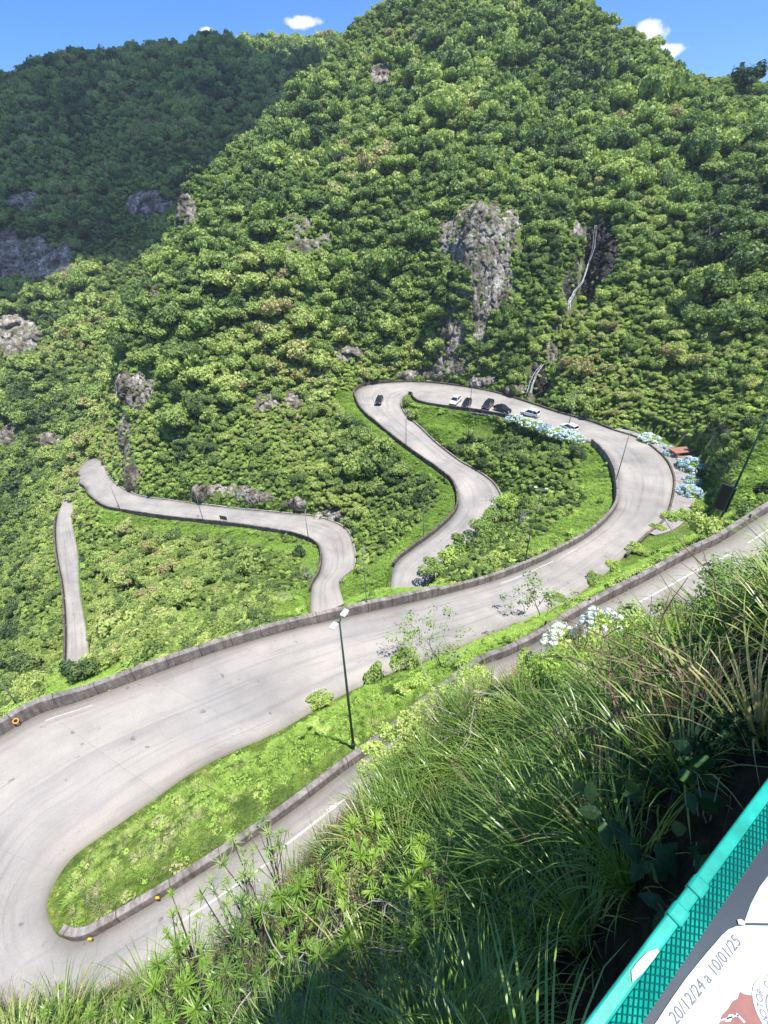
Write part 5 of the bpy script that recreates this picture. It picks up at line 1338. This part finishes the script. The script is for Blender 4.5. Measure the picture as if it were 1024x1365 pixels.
shrub((470,1330), 6.6, [(372,1192,5.2),(398,1180,5.2),(350,1215,5.4,.8)], 'bright yellow-green whorled shrub with two starry heads at the edge of the road', 1)
shrub((520,1240), 6.2, [(470,1098,5.6,.8),(500,1090,5.8,.7),(448,1160,5.4,.9),(480,1140,5.5,.7)], 'whorled shrub right above the bright twin heads, beside the long grass', 2)
shrub((400,1400), 5.6, [(425,1270,4.7,.8),(427,1312,4.5,.8),(465,1245,4.9,.8),(452,1345,4.3,.7)], 'whorled shrub with small bright heads among dry twigs near the bottom edge', 3)
shrub((640,1290), 5.2, [(562,1150,4.8,.8),(545,1178,4.8,.8),(577,1196,4.7,.8),(560,1120,5.0,.5)], 'whorled shrub beside the dark grass in the middle of the foreground', 4)
shrub((300,1420), 7, [(210,1285,5.8),(235,1262,5.9,.8),(205,1315,5.6),(245,1310,5.6,.9),(260,1345,5.3)], 'broad light green shrub at the bottom left between road and grass', 5)
shrub((370,1330), 7, [(296,1150,6.2,.9),(268,1190,6.2,1),(300,1205,6.1,.9),(325,1165,6.2,.8),(310,1120,6.4,.8)], 'airy grey-green sapling in front of the asphalt, left of the bright twin heads', 6, mat='grey_leaf', n_=30)
shrub((385,1260), 7, [(358,1110,6.6,.8),(372,1125,6.6,.7),(350,1090,6.8,.6)], 'thin sapling with narrow grey-green leaves in front of the grass strip edge', 7, mat='grey_leaf', n_=28)
shrub((290,1370), 7, [(230,1218,6.4,.7),(228,1190,6.6,.5),(222,1245,6.3,.6)], 'slender light sapling left of the airy one over the road', 8, mat='rosette_leaf', n_=22)
shrub((330,1400), 6, [(322,1200,5.6,.7),(318,1238,5.4,.8),(300,1290,5.2,.8),(340,1300,5,.8)], 'dark green whorled shrub with a black stem against the road', 9, mat='grass_blade', n_=30)
shrub((560,1420), 4.6, [(520,1330,4.0,.6),(480,1380,3.9,.6),(560,1360,3.9,.5)], 'low leafy shrub at the bottom edge in the middle', 10, mat='grass_blade')
shrub((120,1440), 8, [(160,1335,7,.8),(120,1350,7,.7),(60,1345,7.2,.7),(180,1360,6.6,.7)], 'olive shrub at the very bottom left', 11, mat='grass_blade')
# --- broad leaved plant in the shade
def broad(px, s_, label, seed, n_=12, L=.17):
    rng = np.random.default_rng(seed); bp = P(*px, s=s_ * 1.04) ; t = empty('broad_leaved_plant', bp, label, 'plant', 'broad-leaved plants in the shade')
    sb_ = MB(); lf = MB()
    for k in range(n_):
        e_ = rng.normal(0, .22, 3); e_[2] = abs(e_[2]) + .12; e_ = e_ + unit(-bp) * .15
        sb_.tube([(0, 0, 0), e_ * .5 + rng.normal(0, .03, 3), e_], [.008, .005, .003], 5)
        for j in range(2):
            ax1 = unit(rng.normal(size=3) * [1, 1, .4]); side = unit(np.cross(ax1, unit(-bp) + rng.normal(0, .3, 3))); c = e_ + rng.normal(0, .04, 3); ww = L * .27
            V = [c, c + ax1 * L * .3 - side * ww, c + ax1 * L * .3 + side * ww, c + ax1 * L * .65 - side * ww * .8, c + ax1 * L * .65 + side * ww * .8, c + ax1 * L, c + ax1 * L * .45 + np.array([0, 0, .012])]
            lf.add(V, [(0, 1, 6), (0, 6, 2), (1, 3, 6), (6, 4, 2), (3, 5, 6), (6, 5, 4)])
    sb_.build('stems', M['bark_pale'], t); lf.build('foliage', M['dark_leaf'], t)
broad((905,1210), 3.0, 'broad-leaved plant with pale stems in the deep shade next to the green rail', 1)
broad((865,1150), 3.3, 'broad-leaved plant up and left of the pale-stemmed one', 2, 9)
broad((940,1120), 3.0, 'dark broad-leaved plant close to the rail, highest of the three', 3, 8)
# --- dead branches
def dead(px, s_, n_, L, label, seed, mat='twig', spread=1.2, rad=.010):
    rng = np.random.default_rng(seed); bp = P(*px, s=s_); t = empty('dead_branches', bp, label, 'dead branches', 'tangles of dead branches'); b = MB()
    for k in range(n_):
        p0 = rng.normal(0, spread * .4, 3); d_ = unit(rng.normal(size=3) * [1, .8, .7]); pts = [p0]; q = p0.copy()
        for j in range(6):
            d_ = unit(d_ + rng.normal(0, .22, 3)); q = q + d_ * L / 6; pts.append(q.copy())
        r = rad * rng.uniform(.35, 1.2); b.tube(pts, [r, r * .95, r * .8, r * .7, r * .6, r * .45, r * .3], 5)
        for j in range(3):
            i_ = int(rng.integers(1, 5)); d2_ = unit(d_ + rng.normal(0, .7, 3)); b.tube([pts[i_], pts[i_] + d2_ * L * .18, pts[i_] + unit(d2_ + rng.normal(0, .3, 3)) * L * .35], [r * .5, r * .4, r * .2], 4)
    b.build('branches', M[mat], t)
dead((910,960), 4.6, 34, 1.5, 'tangle of dead branches in the dark hollow at the right, below the shrubs', 1, spread=1.0)
dead((960,900), 4.8, 22, 1.3, 'dead branches just under the bright grass at the right edge', 2, spread=.8)
dead((860,1050), 4.2, 22, 1.3, 'dead branches in the shadow left of the rail end', 3, spread=.8, mat='twig')
dead((780,1180), 4.0, 10, 1.2, 'a few dead twigs lying over the shaded long grass', 4, spread=.7, rad=.006)
dead((400,1345), 5.0, 22, 1.1, 'dry brown branches at the bottom left of centre', 5, spread=.7, mat='bark_pale', rad=.009)
dead((560,1260), 5.0, 16, .9, 'dry twigs beside the whorled shrub in the middle foreground', 6, spread=.5, mat='bark_pale', rad=.006)
dead((640,960), 10, 18, 1.6, 'dry stems in the mixed weeds below the road edge', 7, spread=1.2, mat='bark_pale', rad=.010)
# --- saplings in front of the roads
def sap(px, h, seed, label, leaves='grey_leaf', s_=None, rad=.035, lr=.28, lsz=.13, grp='saplings growing between the roads', spread=.75, nb=7, lean=(0, 0)):
    b_ = P(*px, s=s_) if s_ else pick1(*px)
    return bare_tree(b_, h, seed, label, mat='bark', leaves=leaves, name='sapling', cat='sapling', lr=lr, lsize=lsz, rad=rad, spread=spread, grp=grp, nb=nb, lean=lean)
sap((588,890), 5.6, 51, 'spreading umbrella-like sapling standing between the two nearest roads', lr=.42, rad=.05, nb=6, lsz=.13)
sap((560,890), 5.2, 52, 'thin forked sapling just left of the umbrella-like one', lr=.4, rad=.04, nb=4, lsz=.12, lean=(-.35, .1))
sap((722,825), 4.6, 53, 'spindly sapling with a flat top in front of the wide road', lr=.4, rad=.05, nb=6, lsz=.14)
sap((703,822), 3.8, 54, 'leaning bare-stemmed sapling left of the flat-topped one', lr=.3, rad=.045, nb=4, lean=(-.5, .2))
sap((738,895), 1.1, 55, 'small round-headed green sapling at the edge of the nearest road, beside the white car', s_=14, lr=.22, rad=.018, leaves='grass_bright', lsz=.08, spread=.4)
sap((828,850), .85, 56, 'two-stemmed sapling behind the second white car', s_=11, lr=.2, rad=.016, leaves='grey_leaf', lsz=.075, spread=.4)
sap((950,800), .75, 57, 'bushy grey-green sapling reaching over the nearest road on the right', s_=8.5, lr=.2, rad=.016, lsz=.06, nb=9)
sap((890,825), .55, 58, 'small thin sapling left of the bushy grey one on the right', s_=9.5, lr=.14, rad=.012, lsz=.05)
sap((1010,775), .6, 59, 'grey-green sapling at the right frame edge above the long grass', s_=8.5, lr=.18, rad=.014, lsz=.06, nb=7)
BUSH = [crown_mesh('bush_shape', 301 + i, nl=13, leaves=2200, ls=.11, flat=.8, mat=M['shrub_leaf'], spread=.95, lr=(.18, .42), core=False) for i in range(4)]
for (u, v, R_, lab) in [(425,940,1.1,'brown-green bush bulging onto the wide road, left of the tall lamp'),(497,905,1.2,'grey-green bush beside the tall lamp post head, right of it'),(540,885,1.3,'rounded dark bush at the foot of the umbrella-like sapling'),(560,915,1.0,'low bush below the rounded dark bush'),(790,775,1.2,'brownish bush on the bank beside the wide road, lower one'),(745,800,1.0,'dry pale bush with a dark hole on the bank between the roads'),(850,735,1.3,'green bush on the bank where the nearest road starts'),(820,758,1.1,'bush on the bank between the lower brown one and the upper green one'),(640,905,.9,'bush hiding the parapet end of the nearest road'),(893,694,1.3,'bush at the lower end of the lay-by, nearest to the road'),(912,692,1.5,'bush at the lower end of the lay-by, in the middle'),(930,684,1.5,'bush at the lower end of the lay-by, farthest from the road'),(876,706,1.0,'low bush at the road edge below the lay-by')]:
    c_ = pick1(u, v); t = empty('bush', (c_[0], c_[1], c_[2] + R_ * .35), lab, 'bush', None, random.uniform(0, 6)); t.scale = (R_, R_ * random.uniform(.6, 1), R_ * random.uniform(.7, 1.1))
    f_ = bpy.data.objects.new('foliage', random.choice(BUSH)); COL.objects.link(f_); f_.parent = t
for (u, v, R_, lab) in [(88,652,2.6,'dense bush between the two road pieces at the far left tip'),(78,642,2.4,'bush left of the dense one at the far left tip'),(100,634,2.6,'bush right behind the parapet of the left road tip'),(92,618,2.8,'round bush above the left road tip, lower of two'),(112,605,2.6,'round bush above the left road tip, upper of two'),(128,600,2.2,'small tree standing at the very top of the left road tip'),(141,607,1.9,'low bush right of the small tree at the left road tip'),(152,622,1.5,'smallest bush beside the pale rock at the left road tip'),(101,640,1.7,'bush covering the hairpin at the far left, upper of three'),(98,650,1.7,'bush covering the hairpin at the far left, middle of three'),(95,661,1.7,'bush covering the hairpin at the far left, lowest of three'),(112,902,1.9,'bush over the lower end of the lowest road piece, left'),(130,892,1.7,'bush over the lower end of the lowest road piece, right')]:
    c_ = pick1(u, v + 6, 40); t = empty('bush', (c_[0], c_[1], c_[2] + R_ * .6), lab, 'bush', None, random.uniform(0, 6)); t.scale = (R_, R_, R_ * .9)
    f_ = bpy.data.objects.new('foliage', random.choice(CROWNS)); COL.objects.link(f_); f_.parent = t
for (u, v, s_, R_, lab) in [(508,1008,12.2,.55,'leafy bush hiding the parapet of the nearest road, lowest of the hedge'),(538,980,12.6,.62,'yellow-green bush in the hedge hiding the nearest road, second from the bottom'),(572,958,13,.62,'bush in the middle of the hedge that hides the nearest road'),(603,935,13.2,.6,'bush in the upper half of the hedge that hides the nearest road'),(632,912,13.4,.55,'uppermost bush of the hedge that hides the nearest road'),(555,985,12.2,.6,'second row bush behind the hedge middle, beside the long grass'),(520,1040,11.5,.5,'bush on the slope just under the hedge, by the whorled shrub'),(706,888,12.2,.42,'bright leafy bush left of the white hydrangea by the nearest road'),(738,930,11.5,.5,'bright leafy bush below the white hydrangea by the nearest road'),(800,892,10.5,.42,'bright green bush under the right white hydrangea'),(850,872,9.5,.42,'bright green dense bush right of the white hydrangeas'),(870,850,9,.5,'green bush between the long grass and the road on the right')]:
    c_ = P(u, v, s=s_); t = empty('bush', c_, lab, 'bush', None, random.uniform(0, 6)); t.scale = (R_, R_ * .9, R_)
    f_ = bpy.data.objects.new('foliage', random.choice(BUSH)); COL.objects.link(f_); f_.parent = t
    zg = float(Hz(c_[0], c_[1])); b = MB(); b.tube([(0, 0, .1), (.05, .02, min(-.3, (zg - c_[2]) / R_) - .2)], [.05, .07], 6); b.build('stem', M['bark'], t)
for (u, v, R_, h_, lab) in [(676,684,1.9,.6,'dark leafy tree overhanging the road edge inside the loop, topmost of the row'),(660,706,2.0,.6,'leafy tree in the row over the descending road, second from the top'),(642,728,2.1,.8,'leafy tree in the middle of the row over the descending road'),(622,746,2.0,.9,'leafy tree in the row over the descending road, fourth from the top'),(602,762,2.0,1.0,'leafy tree in the row over the descending road, fifth from the top'),(585,778,1.8,1.2,'lowest tree of the row over the descending road, by the long parapet')]:
    c_ = near_edge('L', u, v); c_ = c_ + [0, 0, h_ + 1.5]; R_ *= 1.2; t = empty('tree', c_, lab, 'tree', None, random.uniform(0, 6)); t.scale = (R_ * 1.05, R_ * 1.05, R_ * 1.15)
    f_ = bpy.data.objects.new('crown', random.choice(BUSH)); COL.objects.link(f_); f_.parent = t
    f_ = bpy.data.objects.new('trunk', TRUNK); COL.objects.link(f_); f_.parent = t
for k_, (u, v, lab) in enumerate([(745,205,'pale dead tree high on the mountain, right of the middle'),(610,160,'grey dead tree above the big cliff'),(330,150,'pale dead snag on the left flank of the main mountain'),(880,265,'bare tree on the right forest slope'),(455,230,'grey leafless tree in the middle of the mountain'),(560,60,'bare snag near the mountain top'),(935,330,'dead tree near the right edge of the forest')]):
    bare_tree(pick1(u, v, 60), 8, 400 + k_, lab, rad=.16, spread=.6)
# ------------------------------------------------------------------ green railing and plates
ZR = -.62
ra = P(1024, 1037, z=ZR); rb = P(778, 1365, z=ZR)
rd = unit((ra - rb)[:2]); rn = np.array([rd[1], -rd[0]])       # rn: to the deck side (right / down in the picture)
rang = math.atan2(rd[1], rd[0])
def RP(t, n_, z): return np.array([rb[0] + rd[0] * t + rn[0] * n_, rb[1] + rd[1] * t + rn[1] * n_, z])
m, nt, out = newmat('green_enamel'); tco = nt.nodes.new('ShaderNodeTexCoord').outputs['Object']; f = noise(nt, tco, 14, 6, .7)
c = ramp(nt, f, [(.3, (.0, .17, .125)), (.55, (.0, .30, .225)), (.75, (.02, .40, .31))]); c = mixc(nt, ramp(nt, noise(nt, tco, 45, 3, .6), [(.72, (0, 0, 0)), (.76, (1, 1, 1))]), c, (.10, .05, .03))
principled(nt, out, c, .38, .5, bump=f, bstr=.1, bdist=.003); M['green'] = m
m, nt, out = newmat('green_dark_wire'); principled(nt, out, (.0, .10, .085), .5, .4); M['gwire'] = m
def rbox(b, t0, t1, n0, n1, z0, z1):
    c = RP((t0 + t1) / 2, (n0 + n1) / 2, (z0 + z1) / 2); b.box(c, (t1 - t0, n1 - n0, z1 - z0), rz=rang)
t = empty('railing', RP(.6, 0, -1.75), 'green painted metal railing with expanded mesh at the bottom right corner', 'railing')
inv = Vector(t.location)
def part(b, name, mat, parent=t, bevel=0, smooth=False):
    b.v = [(x - inv.x, y - inv.y, z - inv.z) for x, y, z in b.v]; return b.build(name, mat, parent, bevel=bevel, smooth=smooth)
b = MB(); rbox(b, -.6, 5.0, .0, .0125, ZR - .008, ZR); part(b, 'top_rail', M['green'], bevel=.002)
b = MB(); rbox(b, -.6, 5.0, .09, .12, -1.72, -1.68); part(b, 'bottom_rail', M['green'], bevel=.004)
for tpos in (-.5, 1.0, 2.5, 4.0):
    b = MB(); rbox(b, tpos, tpos + .04, .085, .115, -1.78, ZR - .118); part(b, 'post', M['green'])
for tpos in (.135, .175):
    b = MB(); rbox(b, tpos, tpos + .020, -.001, .0145, ZR - .010, ZR + .003); part(b, 'bracket', M['green'], bevel=.003)
# sloping plate below the rail with the diamond mesh over it
b = MB(); za, zb2 = ZR - .004, ZR - .022
V = [RP(-.6, .013, za), RP(5, .013, za), RP(5, .031, zb2), RP(-.6, .031, zb2)]; V += [p_ - np.array([0, 0, .004]) for p_ in V]
b.add(V, [(0, 1, 2, 3), (7, 6, 5, 4), (0, 4, 5, 1), (2, 6, 7, 3), (1, 5, 6, 2), (0, 3, 7, 4)]); part(b, 'mesh_backing', M['green'])
b = MB()
for k in range(-6, 330):
    for sg in (1, -1):
        t0 = -.3 + k * .0092; t1 = t0 + .026 * sg
        b.tube([RP(t0, .0135, za + .0015), RP(t1, .031, zb2 + .0015)], .0006, 4, False)
part(b, 'diamond_mesh', M['gwire'])
# vertical wire infill under the rail
b = MB()
for k in range(0, 150):
    t0 = -.55 + k * .036
    for sg in (1, -1):
        b.tube([RP(t0, .10, ZR - .118), RP(t0 + .52 * sg, .10, -1.68)], .0035, 4, False)
part(b, 'wire_infill', M['green'])
# torn sticker on rail
def flat(name, pix, z, mat, label=None, cat=None, parent=None, th=.0012, loc0=None):
    pts = [P(a, b2, z=z) for a, b2 in pix]; n_ = len(pts); o0 = np.array(inv) if parent is not None else pts[0]
    V = [p_ - o0 for p_ in pts] + [p_ - o0 - np.array([0, 0, th]) for p_ in pts]
    Fc = [tuple(range(n_)), tuple(range(2 * n_ - 1, n_ - 1, -1))] + [(i, i + n_, (i + 1) % n_ + n_, (i + 1) % n_) for i in range(n_)]
    ob = link(name, mesh_np(name, V, Fc, mat), parent, None if parent is not None else o0)
    if label: tag(ob, label, cat)
    return ob
m_wh = simple('sticker_white', (.52, .56, .60), .35, .5, var=.04, scale=30); m_ye = simple('sticker_yellow', (.75, .72, .35), .4, .4)
st1 = flat('torn_sticker', [(843,1308),(842,1294),(849,1284),(862,1270),(876,1264),(879,1268),(873,1277),(864,1288),(857,1297),(846,1307)], ZR + .0015, m_wh, 'torn white and yellow sticker remnant on top of the green rail', 'sticker')
b = MB(); o0 = np.array(st1.location)
yq = [P(a, b2, z=ZR + .0022) - o0 for a, b2 in [(851,1292),(862,1279),(868,1280),(864,1287),(855,1296)]]; b.add(yq, [(0, 1, 2, 3, 4)]); b.build('yellow_patch', m_ye, st1)
# plate behind (on the deck side)
ZP = ZR - .10
m_pl = simple('blue_grey_metal', (.02, .032, .045), .5, .5, .3, var=.25, scale=8)
pc_ = RP(.42, .182, ZP - .006); b = MB(); b.box((0, 0, 0), (.95, .30, .012), rz=0); pl = b.build('info_board', m_pl, None, pc_); pl.rotation_euler = (0, 0, rang); tag(pl, 'flat blue-grey metal ledge beside the rail, carrying the white stickers', 'ledge')
b = MB()
for sx_ in (-.4, .4):
    b.box((sx_, .1, -.5), (.05, .05, .99)); 
b.build('support', m_pl, pl)
# white rounded date sticker
ZS = ZP + .0015
def bez(pts): return pts
cut = [(868,1372),(877,1360),(887,1344),(900,1325),(914,1305),(930,1285),(944,1268),(953,1258),(962,1247),(971,1239),(981,1235),(995,1233.5),(1024,1234),(1100,1240),(1180,1300),(1180,1420),(860,1420),(860,1385)]
ds = flat('date_sticker', cut, ZS, m_wh, 'large white rounded sticker with a date line and rust red motif, bottom right corner', 'sticker')
o0 = np.array(ds.location)
m_ink = simple('grey_ink', (.17, .17, .19), .6, .2); m_rust = simple('rust_red_print', (.26, .11, .09), .6, .3, var=.35, scale=25)
def text_on(s_, p0, p1, hpx, name, parent, z, mat):
    a = P(*p0, z=z); b2 = P(*p1, z=z); cu = bpy.data.curves.new(name, 'FONT'); cu.body = s_; cu.size = 1.0
    to = bpy.data.objects.new(name, cu); COL.objects.link(to)
    bpy.context.view_layer.update(); dg = bpy.context.evaluated_depsgraph_get(); me = bpy.data.meshes.new_from_object(to.evaluated_get(dg)); bpy.data.objects.remove(to)
    me.name = name; me.materials.clear(); me.materials.append(mat)
    w_ = max(v_.co.x for v_ in me.vertices); hh = max(v_.co.y for v_ in me.vertices)
    L = np.linalg.norm(b2 - a); d_ = (b2 - a) / L; up = np.array([-d_[1], d_[0], 0.0])
    h_ = hpx
    for v_ in me.vertices:
        q = a + d_ * (v_.co.x / w_ * L) + up * (v_.co.y / hh * h_) - np.array(parent.location)
        v_.co = Vector(q)
    return link(name, me, parent)
ZT = ZS + .0008
text_on('20/12/24 a 10/01/25', (902,1368), (989,1257), .0095, 'date_text', ds, ZT, m_ink)
def pflat(name, pix, z, mat, parent):
    pts = [P(a, b2, z=z) - np.array(parent.location) for a, b2 in pix]; b = MB(); b.add(pts, [tuple(range(len(pts)))]); return b.build(name, mat, parent)
pflat('printed_motif', [(963,1353),(971,1345),(977,1335),(984,1331),(987,1322),(992,1325),(1004,1327),(1009,1319),(1015,1311),(1020,1304),(1034,1290),(1060,1300),(1060,1400),(950,1400),(958,1368)], ZT - .0002, m_rust, ds)
rc = P(1047, 1352, z=ZT + .0004); rr = float(np.linalg.norm(P(1006, 1343, z=ZT) - rc))
b = MB(); o0 = np.array(ds.location); nn = 40
b.add([rc - o0 + np.array([math.cos(a) * rr, math.sin(a) * rr, 0]) for a in np.linspace(0, 2 * PI, nn, endpoint=False)], [tuple(range(nn))]); b.build('round_emblem', m_wh, ds)
b = MB(); r2 = rr * .60; Vr = []; 
for a in np.linspace(0, 2 * PI, nn, endpoint=False): Vr += [rc - o0 + np.array([math.cos(a) * r2, math.sin(a) * r2, .0003]), rc - o0 + np.array([math.cos(a) * r2 * .93, math.sin(a) * r2 * .93, .0003])]
b.add(Vr, [(2 * i, 2 * ((i + 1) % nn), 2 * ((i + 1) % nn) + 1, 2 * i + 1) for i in range(nn)]); b.build('emblem_ring', m_ink, ds)
adir = (P(1006, 1343, z=ZT) - rc); a0 = math.atan2(adir[1], adir[0])
for k, ch in enumerate('MOTOR C'):
    if ch == ' ': continue
    an = a0 + .42 - k * .27; pr_ = rc + np.array([math.cos(an), math.sin(an), 0]) * rr * .68
    cu = bpy.data.curves.new('emblem_letter', 'FONT'); cu.body = ch; cu.size = rr * .30; cu.align_x = 'CENTER'; to = bpy.data.objects.new('l', cu); COL.objects.link(to); bpy.context.view_layer.update()
    me = bpy.data.meshes.new_from_object(to.evaluated_get(bpy.context.evaluated_depsgraph_get())); bpy.data.objects.remove(to); me.materials.clear(); me.materials.append(m_ink)
    ob = link('emblem_letter', me, ds, pr_ - o0 + np.array([0, 0, .0006])); ob.rotation_euler = (0, 0, an - PI / 2)
for pp in ([(936,1366),(985,1352),(985,1354),(938,1368)], [(982,1350),(994,1362),(992,1364),(981,1352)], [(966,1362),(972,1352),(978,1352),(974,1362)]): pflat('white_line', pp, ZT + .0003, m_wh, ds)
# second pale sticker
m_pg = simple('worn_pale_paper', (.42, .52, .54), .6, .3, var=.15, scale=20)
flat('worn_sticker', [(992,1230),(1001,1205),(1013,1182),(1030,1160),(1120,1120),(1120,1232)], ZS - .0006, m_pg, 'pale grey-blue worn sheet stuck above the white date sticker', 'sticker')
flat('paper_scrap', [(983,1226),(988,1225),(994,1229),(993,1233),(985,1232)], ZS + .001, m_wh, 'tiny white scrap at the upper corner of the date sticker', 'scrap')
# concrete deck
b = MB(); c_ = RP(3.25, 2.08, -2.0); b.box((0, 0, 0), (5.6, 3.9, .5)); dk = b.build('viewing_deck', M['deck'], None, c_); dk.rotation_euler = (0, 0, rang); tag(dk, 'concrete viewing deck under the railing, mostly below the frame', 'deck')
# haze
if HAZE > 0:
    m, nt, out = newmat('haze_air'); pv = nt.nodes.new('ShaderNodeVolumePrincipled'); pv.inputs['Color'].default_value = (.80, .88, 1, 1); pv.inputs['Density'].default_value = HAZE; pv.inputs['Anisotropy'].default_value = .2
    nt.links.new(pv.outputs[0], out.inputs['Volume'])
    b = MB(); x0, x1, y0, y1, z0, z1 = -1510, 1510, -610, 2010, float(H.min()) - 5, 150; b.box(((x0 + x1) / 2, (y0 + y1) / 2, (z0 + z1) / 2), (x1 - x0, y1 - y0, z1 - z0)); tag(b.build('haze', m), 'thin bluish air over the valley', None, None, 'stuff')
